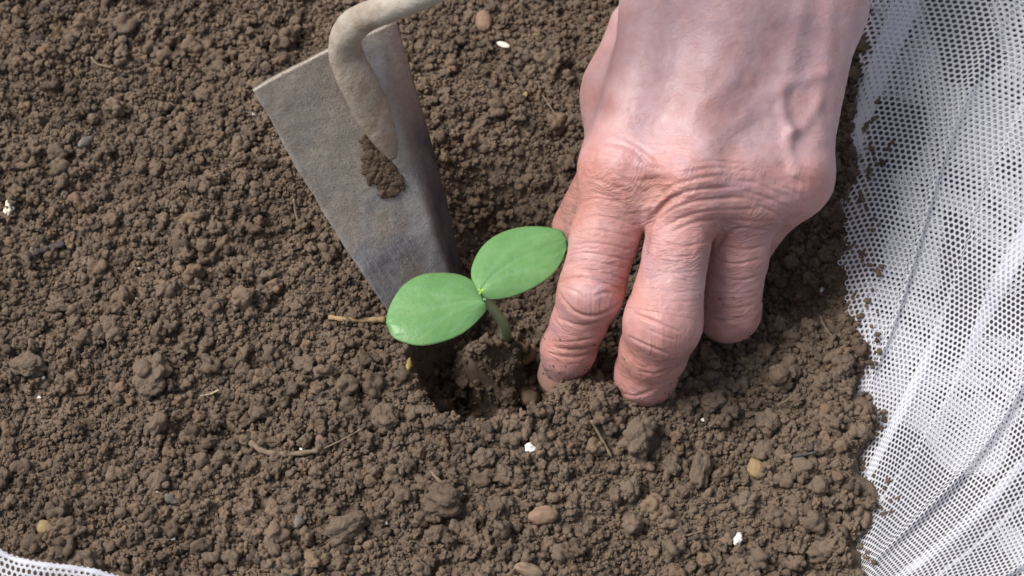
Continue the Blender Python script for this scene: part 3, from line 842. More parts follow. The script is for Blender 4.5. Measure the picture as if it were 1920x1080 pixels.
scrp = t.math('MULTIPLY', t.ramp(au, [(0.5, (0, 0, 0)), (0.64, (1, 1, 1)), (0.78, (1, 1, 1)), (0.84, (0, 0, 0))]), t.ramp(n1, [(0.40, (0, 0, 0)), (0.62, (0.8, 0.8, 0.8))]))
c = t.mix(scrp, c, (0.43, 0.42, 0.44))
edge_ = t.ramp(au, [(0.0, (0.75, 0.75, 0.75)), (0.035, (0, 0, 0))])
c = t.mix(t.math('MULTIPLY', edge_, n2), c, (0.46, 0.44, 0.42))
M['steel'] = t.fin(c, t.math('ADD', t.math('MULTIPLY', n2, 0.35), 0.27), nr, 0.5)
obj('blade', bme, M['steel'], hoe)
# tang: the bent rod welded to the face of the blade, and its weld end
tg = [(880, -90, 118), (836, -40, 113), (775, -4, 105), (725, 16, 99), (682, 34, 92), (650, 62, 84), (650, 105, 77), (672, 155, 69), (702, 215, 58), (722, 256, 51), (738, 298, 44)]
tp = catmull([P(x, y, z_ * mm) for x, y, z_ in tg], 8) + hoe_inv
L_ = np.linspace(0, 1, len(tp))
tr = np.interp(L_, [0, 0.2, 0.36, 0.5, 0.6, 0.8, 0.93, 1.0], np.array([5.2, 5.0, 4.7, 5.2, 6.2, 6.2, 4.0, 1.3]) * mm)
Vt, Ft = tube(tp, tr, 28)
fl = Vt + 0.0
cen = np.repeat(tp, 28, axis=0); rl = np.repeat(L_, 28)
nb = nn.mean((0, 1)); off = (Vt - cen) @ nb
flat = sstep(0.5, 0.62, rl)
Vt = Vt - nb * (off * 0.55 * flat)[:, None]                   # forged flatter where it meets the blade
Vt = Vt + (Vt - cen) * (0.07 * fbm3(Vt, 130, 4, 33))[:, None]
tm = mesh_np('tang', Vt, Ft)
put(tm, 'l', rl)
t = NT('muddy_iron'); v = t.coord(); n2 = t.noise(v, 300, 5, 0.7); n1 = t.noise(v, 70, 4)
c = t.ramp(n2, [(0.3, (0.27, 0.22, 0.165)), (0.5, (0.345, 0.29, 0.23)), (0.72, (0.41, 0.36, 0.30))])
lt = t.ramp(t.attr('l'), [(0.38, (0.75, 0.75, 0.75)), (0.6, (0, 0, 0))])
c = t.mix(lt, c, (0.50, 0.455, 0.385))
c = t.mix(t.ramp(n1, [(0.55, (0, 0, 0)), (0.72, (0.65, 0.65, 0.65))]), c, (0.22, 0.145, 0.085))
c = t.mix(t.ramp(t.noise(v, 1300, 3), [(0.66, (0, 0, 0)), (0.76, (0.8, 0.8, 0.8))]), c, (0.10, 0.075, 0.055))
M['iron'] = t.fin(c, 0.7, t.bump(n2, 0.7, 0.0010), 0.3)
obj('tang', tm, M['iron'], hoe)
hp = [P(880, -90, 0.118), P(930, -260, 0.150), P(980, -430, 0.185)]
hd = (hp[2] - hp[0]) / np.linalg.norm(hp[2] - hp[0])
hpts = np.array([hp[0] + hd * v_ for v_ in (-0.004, 0.0, 0.03, 0.034, 0.06, 0.16, 0.27, 0.275)]) + hoe_inv
Vh, Fh = tube(hpts, np.array([7.5, 11.5, 12.5, 14.5, 14.5, 15, 15.5, 12]) * mm, 24)
M['wood'] = simple_mat('handle_wood', (0.22, 0.14, 0.08), (0.34, 0.23, 0.14), 60, 0.6, 0.3)
obj('handle', mesh_np('handle', Vh, Fh), M['wood'], hoe)
# damp mud stuck in the corner below the weld
rr = np.random.default_rng(5); mudV = []; mudF = []; nvq = 0
mudpoly = [(690, 262), (702, 300), (725, 318), (735, 330), (716, 342), (740, 345), (705, 285), (712, 322), (728, 352), (698, 325)]
for q in range(130):
    a = mudpoly[rr.integers(len(mudpoly))]
    x_, y_ = a[0] + rr.normal() * 8, a[1] + rr.normal() * 8
    Vc, Fc = clod_shape(900 + q % 7, 3, 10, 0.7, 0.12, 0.9)
    zc = 0.0
    # height of the blade face there
    px_, py_ = PROJ(top.reshape(-1, 3)); kx = np.argmin((px_ - x_) ** 2 + (py_ - y_) ** 2)
    p = top.reshape(-1, 3)[kx] + nn.reshape(-1, 3)[kx] * 0.0004 + hoe_inv
    s_ = rr.uniform(0.0009, 0.0030)
    Q = np.linalg.qr(rr.normal(size=(3, 3)))[0]
    Vq = (Vc @ Q) * s_; nq = nn.reshape(-1, 3)[kx]
    Vq = Vq - (Vq @ nq)[:, None] * nq * 0.6
    mudV.append(Vq + p); mudF.append(Fc + nvq); nvq += len(Vc)
M['mud'] = simple_mat('damp_mud', (0.065, 0.042, 0.026), (0.13, 0.09, 0.06), 900, 0.9, 0.6)
mdo = obj('stuck_mud', mesh_np('stuck_mud', np.vstack(mudV), np.vstack(mudF)), M['mud'], hoe)
mdo['kind'] = 'stuff'

# ------------------------------------------------------------------ the seedling
NODE = P(903, 551, 0.030)
sd_root = empty('seedling', P(935, 640, -0.008))
tag(sd_root, 'young green seedling with two oval seed leaves over the planting hole', 'seedling')
sinv = -np.array(sd_root.location)
t = NT('leaf'); v = t.coord()
n1 = t.noise(v, 60, 4, 0.6); n2 = t.noise(v, 500, 4, 0.6)
vn = t.attr('vein')
c = t.ramp(n1, [(0.3, (0.125, 0.300, 0.092)), (0.55, (0.165, 0.360, 0.118)), (0.75, (0.215, 0.420, 0.150))])
c = t.mix(t.math('MULTIPLY', vn, 0.75), c, (0.27, 0.47, 0.22))
c = t.mix(t.math('MULTIPLY', t.attr('rim'), 0.6), c, (0.22, 0.36, 0.13))
c = t.mix(t.ramp(n2, [(0.45, (0, 0, 0)), (0.8, (0.4, 0.4, 0.4))]), c, (0.19, 0.38, 0.21))
n3 = t.noise(v, 1500, 3, 0.6)
c = t.mix(t.ramp(t.noise(v, 800, 2, 0.5), [(0.70, (0, 0, 0)), (0.74, (0.7, 0.7, 0.7))]), c, (0.20, 0.17, 0.10))
nr = t.bump(n3, 0.2, 0.0003); nr = t.bump(n2, 0.3, 0.0007, nr); nr = t.bump(n1, 0.35, 0.0020, nr); nr = t.bump(vn, 0.4, 0.0004, nr)
t.b.inputs['Subsurface Weight'].default_value = 0.12; t.b.inputs['Subsurface Radius'].default_value = (0.4, 1, 0.3); t.b.inputs['Subsurface Scale'].default_value = 0.001
M['leaf'] = t.fin(c, 0.36, nr, 0.5)
tr_ = t.n('BsdfTranslucent'); tr_.inputs['Color'].default_value = (0.18, 0.42, 0.09, 1)
mx = t.n('MixShader'); mx.inputs[0].default_value = 0.15
t.l(t.b.outputs[0], mx.inputs[1]); t.l(tr_.outputs[0], mx.inputs[2]); t.l(mx.outputs[0], t.out.inputs['Surface'])

def leaf(side_a, side_b, zf, seed):
    """side_a, side_b: pixel outlines from base to tip along both sides; zf(u, q) height in mm"""
    A = catmull(side_a, 10); B = catmull(side_b, 10)
    def res(C_, n_):
        d = np.concatenate([[0], np.cumsum(np.linalg.norm(np.diff(C_, axis=0), axis=1))]); d /= d[-1]
        s_ = (1 - np.cos(np.linspace(0, np.pi, n_))) / 2 * 0.65 + np.linspace(0, 1, n_) * 0.35
        return np.stack([np.interp(s_, d, C_[:, 0]), np.interp(s_, d, C_[:, 1])], 1)
    n1_, n2_ = 48, 33
    A = res(A, n1_); B = res(B, n1_)
    T = np.zeros((n1_, n2_, 3)); VN = np.zeros((n1_, n2_)); RM = np.zeros((n1_, n2_))
    for i in range(n1_):
        for j in range(n2_):
            f_ = j / (n2_ - 1); q = f_ * 2 - 1; u = i / (n1_ - 1)
            p = A[i] * (1 - f_) + B[i] * f_
            T[i, j] = P(p[0], p[1], zf(u, q) * mm)
            side = abs(q - 0.10 * math.sin(u * 3))
            lat_ = abs(math.sin((u - 0.38 * abs(q)) * 15.0)) ** 14 * (0.15 < abs(q) < 0.85) * 0.22 * (u < 0.9)
            VN[i, j] = lat_ + math.exp(-(q / 0.05) ** 2) * max(0, 0.8 - u) * 1.3 + 0.30 * math.exp(-((abs(q) - 0.9 * math.sin(u * 2.6) * (u - 0.05)) / 0.06) ** 2) * (u < 0.75)
            RM[i, j] = max(math.exp(-((1 - abs(q)) / 0.04) ** 2), 0)
    a_ = np.gradient(T, axis=0); b_ = np.gradient(T, axis=1)
    N_ = np.cross(a_, b_); N_ /= np.linalg.norm(N_, axis=2)[..., None] + 1e-15
    if N_[n1_ // 2, n2_ // 2, 2] < 0: N_ = -N_
    N_ = np.where(np.isfinite(N_), N_, 0)
    Bt = T - N_ * 0.0009
    Bt[0] = T[0] - np.array([0, 0, 0.0006]); Bt[-1] = T[-1] - np.array([0, 0, 0.0006])
    K_ = n1_ * n2_; Fq = []
    for i in range(n1_ - 1):
        for j in range(n2_ - 1):
            q0 = i * n2_ + j
            Fq.append((q0, q0 + 1, q0 + n2_ + 1, q0 + n2_)); Fq.append((K_ + q0 + n2_, K_ + q0 + n2_ + 1, K_ + q0 + 1, K_ + q0))
    rimv = list(range(n2_)) + [(i + 1) * n2_ - 1 for i in range(1, n1_)] + [(n1_ - 1) * n2_ + j for j in range(n2_ - 2, -1, -1)] + [i * n2_ for i in range(n1_ - 2, 0, -1)]
    for x_, y_ in zip(rimv, rimv[1:] + rimv[:1]):
        Fq.append((y_, x_, K_ + x_, K_ + y_))
    me_ = mesh_np('seed_leaf', np.vstack([T.reshape(-1, 3), Bt.reshape(-1, 3)]) + sinv, Fq)
    put(me_, 'vein', np.tile(VN.ravel(), 2)); put(me_, 'rim', np.tile(RM.ravel(), 2))
    bm_ = bmesh.new(); bm_.from_mesh(me_); bmesh.ops.remove_doubles(bm_, verts=bm_.verts, dist=1e-6); bmesh.ops.recalc_face_normals(bm_, faces=bm_.faces); bm_.to_mesh(me_); bm_.free()
    return obj('seed_leaf', me_, M['leaf'], sd_root)
l1 = leaf([(908, 566), (897, 541), (884, 525), (860, 514), (825, 511), (790, 515), (758, 533), (737, 561), (726, 588), (723, 606)],
          [(908, 566), (913, 578), (905, 591), (885, 612), (860, 629), (825, 642), (790, 648), (760, 643), (736, 631), (723, 606)],
          lambda u, q: 31 + 3.0 * math.sin(u * 2.4) - 2.2 * q * q * math.sin(min(1, u * 1.2) * 3.0) - 3.0 * u * u - 0.6 * math.exp(-(q / 0.10) ** 2) * (1 - u) + 0.35 * math.sin(u * 9 + q * 3), 1)
l1['label'] = 'paler seed leaf on the hoe side'
l2 = leaf([(899, 552), (887, 532), (883, 510), (890, 485), (906, 460), (932, 440), (968, 427), (1005, 424), (1038, 428), (1055, 434), (1063, 450)],
          [(899, 552), (912, 560), (935, 561), (965, 555), (1000, 540), (1030, 520), (1049, 498), (1060, 472), (1064, 458), (1063, 450)],
          lambda u, q: 31 + 2.2 * math.sin(u * 2.4) - 2.4 * q * q * math.sin(min(1, u * 1.2) * 3.0) - 1.0 * u * u - 0.6 * math.exp(-(q / 0.10) ** 2) * (1 - u) + 0.3 * math.sin(u * 8 - q * 3), 2)
l2['label'] = 'seed leaf touching the index finger'
M['stem'] = simple_mat('pale_stem', (0.30, 0.42, 0.20), (0.38, 0.48, 0.27), 300, 0.5, 0.2)
sp = catmull([NODE + np.array([0, 0, -0.0015]), P(912, 564, 0.026), P(930, 586, 0.018), P(944, 606, 0.008), P(950, 632, -0.012)], 8) + sinv
Vs, Fs = tube(sp, np.linspace(1.5, 1.9, len(sp)) * mm, 14)
obj('stem', mesh_np('stem', Vs, Fs), M['stem'], sd_root)
# bud at the node: three tiny folded leaf tips
M['bud'] = simple_mat('bud_green', (0.30, 0.50, 0.06), (0.40, 0.58, 0.12), 600, 0.5, 0.2)
bv = []; bf = []; nb_ = 0
for ang, ln, tilt in ((0.4, 2.6, 0.7), (2.4, 2.3, 0.8), (4.3, 2.4, 0.6), (5.5, 1.8, 0.9)):
    N0, F0 = ICO[3]
    q = N0 * np.array([0.7, 0.45, 1.0]) * ln * 0.55 * mm
    q[:, 2] += ln * 0.3 * mm
    R_ = np.array(Matrix.Rotation(ang, 3, 'Z') @ Matrix.Rotation(tilt, 3, 'Y'))
    bv.append(q @ R_.T + NODE + np.array([0, 0, 0.0006]) + sinv); bf.append(F0 + nb_); nb_ += len(N0)
obj('bud', mesh_np('bud', np.vstack(bv), np.vstack(bf)), M['bud'], sd_root)
for (x0, y0, x1, y1) in ((903, 552, 886, 538), (903, 553, 913, 560)):
    pass

# ------------------------------------------------------------------ insect netting
t = NT('white_net'); v = t.coord()
t.b.inputs['Base Color'].default_value = (0.88, 0.885, 0.93, 1); t.b.inputs['Roughness'].default_value = 0.6
tl = t.n('BsdfTranslucent'); tl.inputs['Color'].default_value = (0.88, 0.885, 0.93, 1)
mx = t.n('MixShader'); mx.inputs[0].default_value = 0.45
t.l(t.b.outputs[0], mx.inputs[1]); t.l(tl.outputs[0], mx.inputs[2]); t.l(mx.outputs[0], t.out.inputs['Surface'])
M['net'] = t.m
PITCH = 0.00198
def hexnet(mapf, amin, amax, bmin, bmax, keepf, hole=0.63):
    na = int((amax - amin) / PITCH); nb2 = int((bmax - bmin) / (PITCH * 0.866))
    I, Jn = np.meshgrid(np.arange(na), np.arange(nb2))
    ca = amin + (I + 0.5 * (Jn % 2)) * PITCH; cb = bmin + Jn * PITCH * 0.866
    ca = ca.ravel(); cb = cb.ravel()
    X = mapf(ca, cb); k = keepf(X, ca, cb)
    ca, cb = ca[k], cb[k]
    ang = np.pi / 6 + np.arange(6) * np.pi / 3
    R_ = PITCH / math.sqrt(3)
    oa = ca[:, None] + R_ * np.cos(ang); ob = cb[:, None] + R_ * np.sin(ang)
    ia = ca[:, None] + R_ * hole * np.cos(ang); ib = cb[:, None] + R_ * hole * np.sin(ang)
    key = np.round(oa / (PITCH * 0.25)).astype(np.int64) * 1000003 + np.round(ob / (PITCH * 0.144)).astype(np.int64)
    uq, first, inv = np.unique(key.ravel(), return_index=True, return_inverse=True)
    O = mapf(oa.ravel()[first], ob.ravel()[first]); Iv = mapf(ia.ravel(), ib.ravel())
    inv = inv.reshape(-1, 6); nO = len(O)
    ii_ = nO + np.arange(len(ca) * 6).reshape(-1, 6)
    Fq = []
    for s_ in range(6):
        s2 = (s_ + 1) % 6
        Fq.append(np.stack([inv[:, s_], inv[:, s2], ii_[:, s2], ii_[:, s_]], 1))
    return np.vstack([O, Iv]), np.vstack(Fq)

APX = np.array([1438.0, 1276.0]); PXM = 0.1875e-3       # metres per photograph pixel on the ground plane
def netmap(seed, folds, zbase, zslope, th_mid, a_mid, amp0):
    """cloth (a across, r along the folds) -> world; folds: list of (a, width, strength)"""
    rg = np.linspace(0.04, 0.40, 140); ag = np.linspace(-0.30, 0.30, 2400); da = ag[1] - ag[0]
    lat = np.zeros((140, 2400)); hh = np.zeros((140, 2400))
    for k, r_0 in enumerate(rg):
        phi = np.zeros_like(ag)
        for n_, (fa, fw, fs) in enumerate(folds):
            c_ = fa + 0.004 * math.sin(r_0 * 16 + n_ * 1.7) + 0.0015 * math.sin(r_0 * 45 + n_)
            amp = fs * (0.75 + 0.35 * math.sin(r_0 * 30 + n_ * 2.3)) * amp0
            x_ = (ag - c_) / fw
            if n_ % 3 != 1:                                   # a pleat: the cloth doubles back on itself
                phi += min(3.05, max(1.3, 2.1 * amp)) * np.exp(-np.abs(x_ * 0.85) ** 9)
            else:                                             # an upright ridge
                phi += 0.75 * amp * (-2 * x_ * np.exp(-x_ * x_) * 1.16)
        phi += 0.10 * fbm2(ag * 60 + 3, np.full_like(ag, r_0 * 7), 2, seed)
        lat[k] = np.cumsum(np.cos(phi)) * da; hh[k] = np.cumsum(np.sin(phi)) * da
        i0 = int((a_mid - ag[0]) / da)
        lat[k] -= lat[k][i0]
        w_ = np.hanning(180); w_ /= w_.sum()
        hh[k] -= np.convolve(np.pad(hh[k], 200, mode='edge'), w_, mode='same')[200:-200]
    def bil(G, a_, r0_):
        x_ = np.clip((a_ - ag[0]) / da, 0, 2398.999); y_ = np.clip((r0_ - rg[0]) / (rg[1] - rg[0]), 0, 138.999)
        xi, yi = x_.astype(int), y_.astype(int); fx, fy = x_ - xi, y_ - yi
        return (G[yi, xi] * (1 - fx) + G[yi, xi + 1] * fx) * (1 - fy) + (G[yi + 1, xi] * (1 - fx) + G[yi + 1, xi + 1] * fx) * fy
    def f_(a_, r0_):
        l_ = bil(lat, a_, r0_); h_ = bil(hh, a_, r0_)
        th = th_mid - l_ / (0.35 * r0_ + 0.65 * 0.17)
        rp = r0_ / PXM
        px_ = APX[0] + rp * np.cos(th); py_ = APX[1] - rp * np.sin(th)
        B_ = P(px_, py_, 0.0)
        ex = np.interp(py_, EDGE[:, 1], EDGE[:, 0])
        out = np.clip((px_ - 1606) * PXM, -0.01, 0.2)
        B_[:, 2] = zbase * sstep(-0.006, 0.006, out) - 0.002 + zslope * sstep(-0.01, 0.09, out) + np.maximum(h_, -zbase * 0.8) * sstep(-0.002, 0.02, out) + 0.002 * fbm2(B_[:, 0] * 30, B_[:, 1] * 30, 2, seed + 3)
        return B_
    return f_
def keep_net(lim):
    def k_(X, a_, b_):
        x_, y_ = PROJ(X)
        ex = np.interp(y_, EDGE[:, 1], EDGE[:, 0])
        return (x_ > np.minimum(ex, 1612) - lim) & (x_ < 2400) & (y_ > -380) & (y_ < 1320)
    return k_
rn = np.random.default_rng(8)
f1 = []; a_ = -0.26
while a_ < 0.27:
    f1.append((a_, rn.uniform(0.0024, 0.0046), rn.uniform(1.5, 2.1))); a_ += rn.uniform(0.022, 0.042)
f2 = []; a_ = -0.26
while a_ < 0.27:
    f2.append((a_, rn.uniform(0.002, 0.004), rn.uniform(0.7, 1.3))); a_ += rn.uniform(0.03, 0.06)
mA = netmap(1, f1, 0.0065, 0.022, math.radians(62), 0.0, 1.0)
mB = netmap(2, f2, 0.0035, 0.014, math.radians(55), 0.0, 1.0)
V1, F1 = hexnet(mA, -0.27, 0.27, 0.045, 0.36, keep_net(26))
def keepB(X, a_, b_):
    x_, y_ = PROJ(X)
    return keep_net(10)(X, a_, b_) & (fbm2(x_ / 230, y_ / 230, 2, 12) > 0.16)
V2, F2 = hexnet(mB, -0.27, 0.27, 0.045, 0.36, keepB)
net = obj('insect_net', mesh_np('insect_net', np.vstack([V1, V2]), np.vstack([F1, F2 + len(V1)])), M['net'])
tag(net, 'white fine mesh insect netting gathered in folds along the right of the bed', 'netting', 'insect netting round the bed')
print('net', len(F1), len(F2))
# corner of netting at the bottom left
c0 = P(0, 1043, 0); c1 = P(240, 1084, 0)
dA = (c1 - c0) / np.linalg.norm(c1 - c0); dBv = np.array([dA[1], -dA[0], 0])
def mC(a_, b_):
    zz = 0.0035 + 0.0028 * np.exp(-((b_ - 0.001) / 0.003) ** 2) - 0.002 * np.exp(-(b_ / 0.0012) ** 2) + 0.0015 * fbm2(a_ * 60, b_ * 60, 2, 6) + 0.03 * np.clip(b_ - 0.02, 0, 1)
    X = c0[None] + a_[:, None] * dA + (b_ + 0.0025 * np.sin(a_ * 40) + 0.0012 * np.sin(a_ * 140))[:, None] * dBv
    X[:, 2] = zz
    return X
V3, F3 = hexnet(mC, -0.09, 0.11, 0.0, 0.07, lambda X, a_, b_: np.ones(len(a_), bool), 0.6)
net2 = obj('insect_net', mesh_np('insect_net', V3, F3), M['net'])
aa = np.linspace(-0.09, 0.11, 120)
hemp = mC(aa, np.full(120, 0.0004)); hemp[:, 2] += 0.0004
Vh2, Fh2 = tube(hemp, 0.0009 * (1 + 0.2 * np.sin(np.arange(120) * 1.3)), 8)
obj('hem', mesh_np('hem', Vh2, Fh2), M['net'], net2)
tag(net2, 'small strip of white netting at the lower left corner of the bed', 'netting', 'insect netting round the bed')

# ------------------------------------------------------------------ single clods, stones, seeds, straws
def lump(name, px, py, wpx, hpx, mat, label, cat, group=None, seed=0, lift=0.25, style='clod', rotz=None, z=None):
    p = ground(px, py)
    k = 0.1875 * mm / 2
    if style == 'clod': Vv, F = clod_shape(seed + 300, 5, 30, 0.66, 0.11, 0.9, (0.2, 0.4))
    elif style == 'stone': Vv, F = clod_shape(seed + 300, 4, 7, 0.86, 0.06, 0.85, (0.2, 0.4))
    elif style == 'chip': Vv, F = clod_shape(seed + 300, 4, 5, 0.70, 0.26, 0.7, (0.3, 0.5))
    else: Vv, F = clod_shape(seed + 300, 3, 4, 0.9, 0.02, 0.5, (0.1, 0.2))
    r_z = rotz if rotz is not None else random.uniform(-0.5, 0.5)
    Vv = Vv * np.array([wpx * k, hpx * k * 1.08, 0.5 * (wpx + hpx) * k * (0.82 if style != 'seed' else 0.4)])
    R_ = np.array(Matrix.Rotation(r_z, 3, 'Z')); Vv = Vv @ R_.T
    o = obj(name, mesh_np(name, Vv, F), mat)
    o.location = (p[0], p[1], p[2] + lift * 0.5 * (wpx + hpx) * k + 0.0008)
    return tag(o, label, cat, group)
G1 = 'larger clods of soil lying on the bed'
for k, (x_, y_, w_, h_, lab) in enumerate(CL):
    lump('soil_clod', x_, y_, w_ * 1.12, h_ * 1.12, M['soil'], lab, 'clod', G1, k, 0.42)
G2 = 'stones in the soil'
lump('pebble', 992, 748, 48, 48, M['tan'], 'smooth tan pebble on the right inside the planting hole', 'pebble', G2, 40, 0.4, 'stone')
lump('pebble', 1417, 884, 34, 46, M['yellow'], 'yellow stone half buried below the ring finger', 'pebble', G2, 41, 0.3, 'stone')
lump('pebble', 1018, 972, 56, 40, M['orange'], 'orange brown stone below the white perlite piece', 'pebble', G2, 42, 0.3, 'stone')
lump('pebble', 85, 992, 32, 26, M['yellow'], 'small yellowish stone above the lower left netting', 'pebble', G2, 43, 0.3, 'stone')
lump('pebble', 992, 1074, 60, 30, M['tan'], 'pale tan stone cut by the bottom edge of the photo', 'pebble', G2, 44, 0.3, 'stone')
lump('pebble', 601, 828, 17, 20, M['red'], 'tiny reddish stone left of the hole', 'pebble', G2, 45, 0.5, 'stone')
lump('pebble', 935, 965, 36, 18, M['red'], 'dull red chip beside the orange stone', 'pebble', G2, 46, 0.4, 'stone', -0.3)
lump('pebble', 908, 45, 38, 58, M['orange'], 'rusty brown lump at the top between hoe and hand', 'pebble', G2, 47, 0.2, 'stone', 0.1)
G3 = 'white specks in the soil'
WH = [(458, 214, 15, 14, 'round white speck left of the hoe blade'), (476, 218, 11, 9, 'smaller white speck right against the hoe blade corner'),
      (996, 846, 28, 28, 'bright white perlite piece below the hole'), (1383, 1017, 32, 24, 'white perlite piece at the lower right'),
      (1540, 547, 13, 14, 'white speck right of the ring finger, nearer the hand of a pair'), (1607, 541, 11, 14, 'white speck at the net edge, right of the ring finger'),
      (1326, 650, 18, 12, 'greyish white flake under the ring fingertip'), (83, 712, 10, 9, 'white speck by the left edge, left one of two'),
      (123, 712, 10, 9, 'white speck by the left edge, right one of two'), (262, 508, 13, 10, 'white speck up from the largest clod'),
      (255, 563, 11, 9, 'white speck between the upper one and the largest clod'), (325, 1011, 11, 14, 'small white speck below the grey fluff'),
      (312, 660, 9, 8, 'tiny white speck just above the largest clod'), (75, 748, 12, 9, 'pale speck below the pair near the left edge'),
      (1497, 407, 14, 9, 'white fleck in the shade right of the knuckles'), (1125, 122, 10, 8, 'white fleck in the shade left of the wrist'), (565, 845, 9, 7, 'white fleck right of the long root'),
      (470, 923, 8, 7, 'white fleck in the lower left middle'), (632, 945, 10, 8, 'pale fleck above the wide bottom clod'), (720, 985, 24, 10, 'pale chip right of the wide bottom clod'),
      (1318, 790, 12, 8, 'pale fleck right of the round clod'), (1545, 893, 8, 8, 'white fleck right of the tan clod')]
for k, (x_, y_, w_, h_, lab) in enumerate(WH):
    lump('white_speck', x_, y_, w_, h_, M['white'], lab, 'speck', G3, 60 + k, 0.7, 'chip')
lump('pale_chunk', 18, 394, 26, 44, M['seed'], 'pale cream chunk at the left edge of the photo', 'chunk', None, 90, 0.4, 'chip')
lump('seed', 944, 95, 28, 13, M['seed'], 'flat cream coloured seed between the hoe and the hand', 'seed', None, 91, 1.6, 'seed', -0.4)
lump('husk', 983, 186, 11, 20, M['straw'], 'small tan husk below the cream seed', 'husk', None, 92, 1.0, 'seed', -0.5)

def strand(name, pix, w0, w1, mat, label, cat, group=None, lift=0.0016, flat=1.0):
    pts_ = np.array([ground(x_, y_) + np.array([0, 0, lift + 0.0006 * random.uniform(-1, 1)]) for x_, y_ in pix])
    c_ = catmull(pts_, 6); o0 = c_[0].copy()
    r0_ = np.linspace(w0, w1, len(c_)) * 0.1875 * mm / 2
    r0_ = r0_ * (1 + 0.18 * np.sin(np.arange(len(c_)) * 1.9))
    Vv, F = tube(c_ - o0, r0_, 8)
    if flat != 1.0:
        cen = np.repeat(c_ - o0, 8, axis=0); Vv[:, 2] = cen[:, 2] + (Vv[:, 2] - cen[:, 2]) * flat
    o = obj(name, mesh_np(name, Vv, F), mat, None, tuple(o0))
    return tag(o, label, cat, group)
G4 = 'straws and roots lying in the soil'
strand('straw', [(618, 604), (650, 606), (690, 608), (722, 606)], 9, 12, M['straw'], 'thick tan straw pointing at the left seed leaf', 'straw', G4, 0.003)
strand('straw', [(378, 750), (395, 746), (413, 738)], 3, 4.5, M['straw2'], 'short pale straw right of the largest clod', 'straw', G4, 0.003)
strand('root', [(470, 835), (500, 852), (550, 856), (602, 850)], 12, 9, M['root'], 'long soil coated root curving left of the hole', 'root', G4, 0.002)
strand('root', [(602, 850), (640, 832), (684, 808)], 4, 2.5, M['root'], 'thin root thread leading to the hole rim', 'root', G4, 0.003)
strand('root', [(1108, 795), (1125, 825), (1146, 862)], 6, 5, M['root'], 'root stub left of the round clod', 'root', G4, 0.0026)
strand('root', [(906, 818), (916, 827), (925, 834)], 4, 4, M['white'], 'tiny white root bit under the hole rim', 'root', G4, 0.0032)
strand('root', [(808, 888), (818, 903), (836, 921)], 5, 8, M['root'], 'pale root bit above the broad flat clod', 'root', G4, 0.003)
strand('root', [(174, 118), (186, 130), (212, 137)], 5, 3.5, M['root'], 'curved pale root at the upper left', 'root', G4, 0.003)
strand('straw', [(436, 127), (445, 140)], 4, 3, M['straw2'], 'short pale straw bit above the hoe corner', 'straw', G4, 0.003)
strand('root', [(1018, 190), (1035, 215), (1052, 242)], 3, 3, M['root'], 'fine root hair left of the index knuckle', 'root', G4, 0.003)
strand('root', [(1535, 602), (1545, 622), (1562, 645)], 5, 4, M['root'], 'thin root beside the net below the two white specks', 'root', G4, 0.003)
strand('twig', [(1478, 866), (1500, 862), (1528, 858)], 7, 5, M['dark'], 'dark brown twig on top of the tan clod', 'twig', G4, 0.004)
strand('twig', [(66, 480), (95, 473), (124, 466)], 16, 13, M['dark'], 'blackish twig piece near the left edge', 'twig', G4, 0.003, 0.6)
strand('straw', [(845, 762), (852, 756), (862, 750)], 3, 3, M['straw2'], 'tiny pale straw inside the hole', 'straw', G4, 0.004)
strand('root', [(1278, 1012), (1300, 1008), (1320, 1002)], 4, 3, M['root'], 'thin root left of the lower white piece', 'root', G4, 0.003)
strand('root', [(552, 380), (556, 410), (566, 440)], 4, 3, M['root'], 'thin root left of the hoe blade', 'root', G4, 0.003)
strand('root', [(318, 938), (300, 930), (290, 925)], 3, 2, M['white'], 'white fluff thread at the lower left', 'root', G4, 0.003)
strand('root', [(1455, 770), (1475, 758), (1490, 745)], 4, 3, M['root'], 'thin root lying between clods near the net', 'root', G4, 0.004)

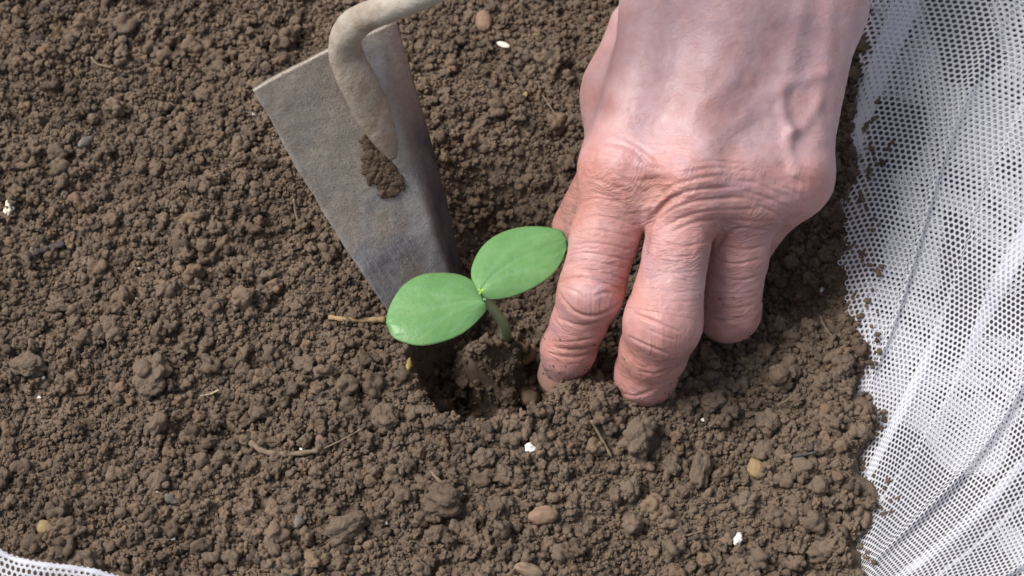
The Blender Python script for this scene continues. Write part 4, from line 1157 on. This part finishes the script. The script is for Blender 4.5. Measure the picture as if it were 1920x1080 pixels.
def flake(name, px, py, ln, wd, rot, mat, label, cat='leaf bit', tilt=0.3, lift=0.003):
    n1_, n2_ = 10, 5; Vv = []; F = []
    k = 0.1875 * mm
    for lay in (0, 1):
        for i in range(n1_ + 1):
            u = i / n1_
            hw = wd * k * 0.5 * (math.sin(min(max(u, 0.04), 0.96) * math.pi) ** 0.6)
            for j in range(n2_ + 1):
                q = j / n2_ * 2 - 1
                Vv.append(((u - 0.5) * ln * k, q * hw * (1 + 0.12 * math.sin(u * 17 + j)), 0.0006 * math.sin(u * 5) - 0.0007 * q * q - 0.0004 * lay))
    K_ = (n1_ + 1) * (n2_ + 1)
    for i in range(n1_):
        for j in range(n2_):
            q0 = i * (n2_ + 1) + j
            F.append((q0, q0 + n2_ + 1, q0 + n2_ + 2, q0 + 1)); F.append((K_ + q0 + 1, K_ + q0 + n2_ + 2, K_ + q0 + n2_ + 1, K_ + q0))
    rimv = list(range(n2_ + 1)) + [(i + 1) * (n2_ + 1) - 1 for i in range(1, n1_ + 1)] + [n1_ * (n2_ + 1) + j for j in range(n2_ - 1, -1, -1)] + [i * (n2_ + 1) for i in range(n1_ - 1, 0, -1)]
    for x_, y_ in zip(rimv, rimv[1:] + rimv[:1]): F.append((x_, y_, K_ + y_, K_ + x_))
    o = obj(name, mesh_np(name, np.array(Vv), F), mat)
    p = ground(px, py); o.location = (p[0], p[1], p[2] + lift); o.rotation_euler = (tilt, 0.15, rot)
    return tag(o, label, cat, 'dead leaf bits in the soil')
flake('leaf_bit', 768, 690, 34, 13, 1.45, M['yellowleaf'], 'yellow leaf bit on the left wall of the planting hole', lift=0.003)
flake('leaf_bit', 992, 672, 52, 32, 1.1, M['brownleaf'], 'brown dead leaf bit next to the index fingertip', lift=0.004)
flake('leaf_bit', 394, 182, 40, 16, 1.35, M['greyleaf'], 'grey dead leaf bit left of the hoe corner', lift=0.003)
flake('leaf_bit', 320, 942, 30, 16, -0.5, M['greyleaf'], 'grey fluffy leaf bit in the lower left', lift=0.003)
flake('leaf_bit', 164, 272, 40, 20, 0.9, M['greyleaf'], 'grey leaf bit in the upper left hollow', lift=0.003)
flake('leaf_bit', 565, 980, 36, 20, 1.2, M['greyleaf'], 'grey leaf bit left of the wide bottom clod', lift=0.003)
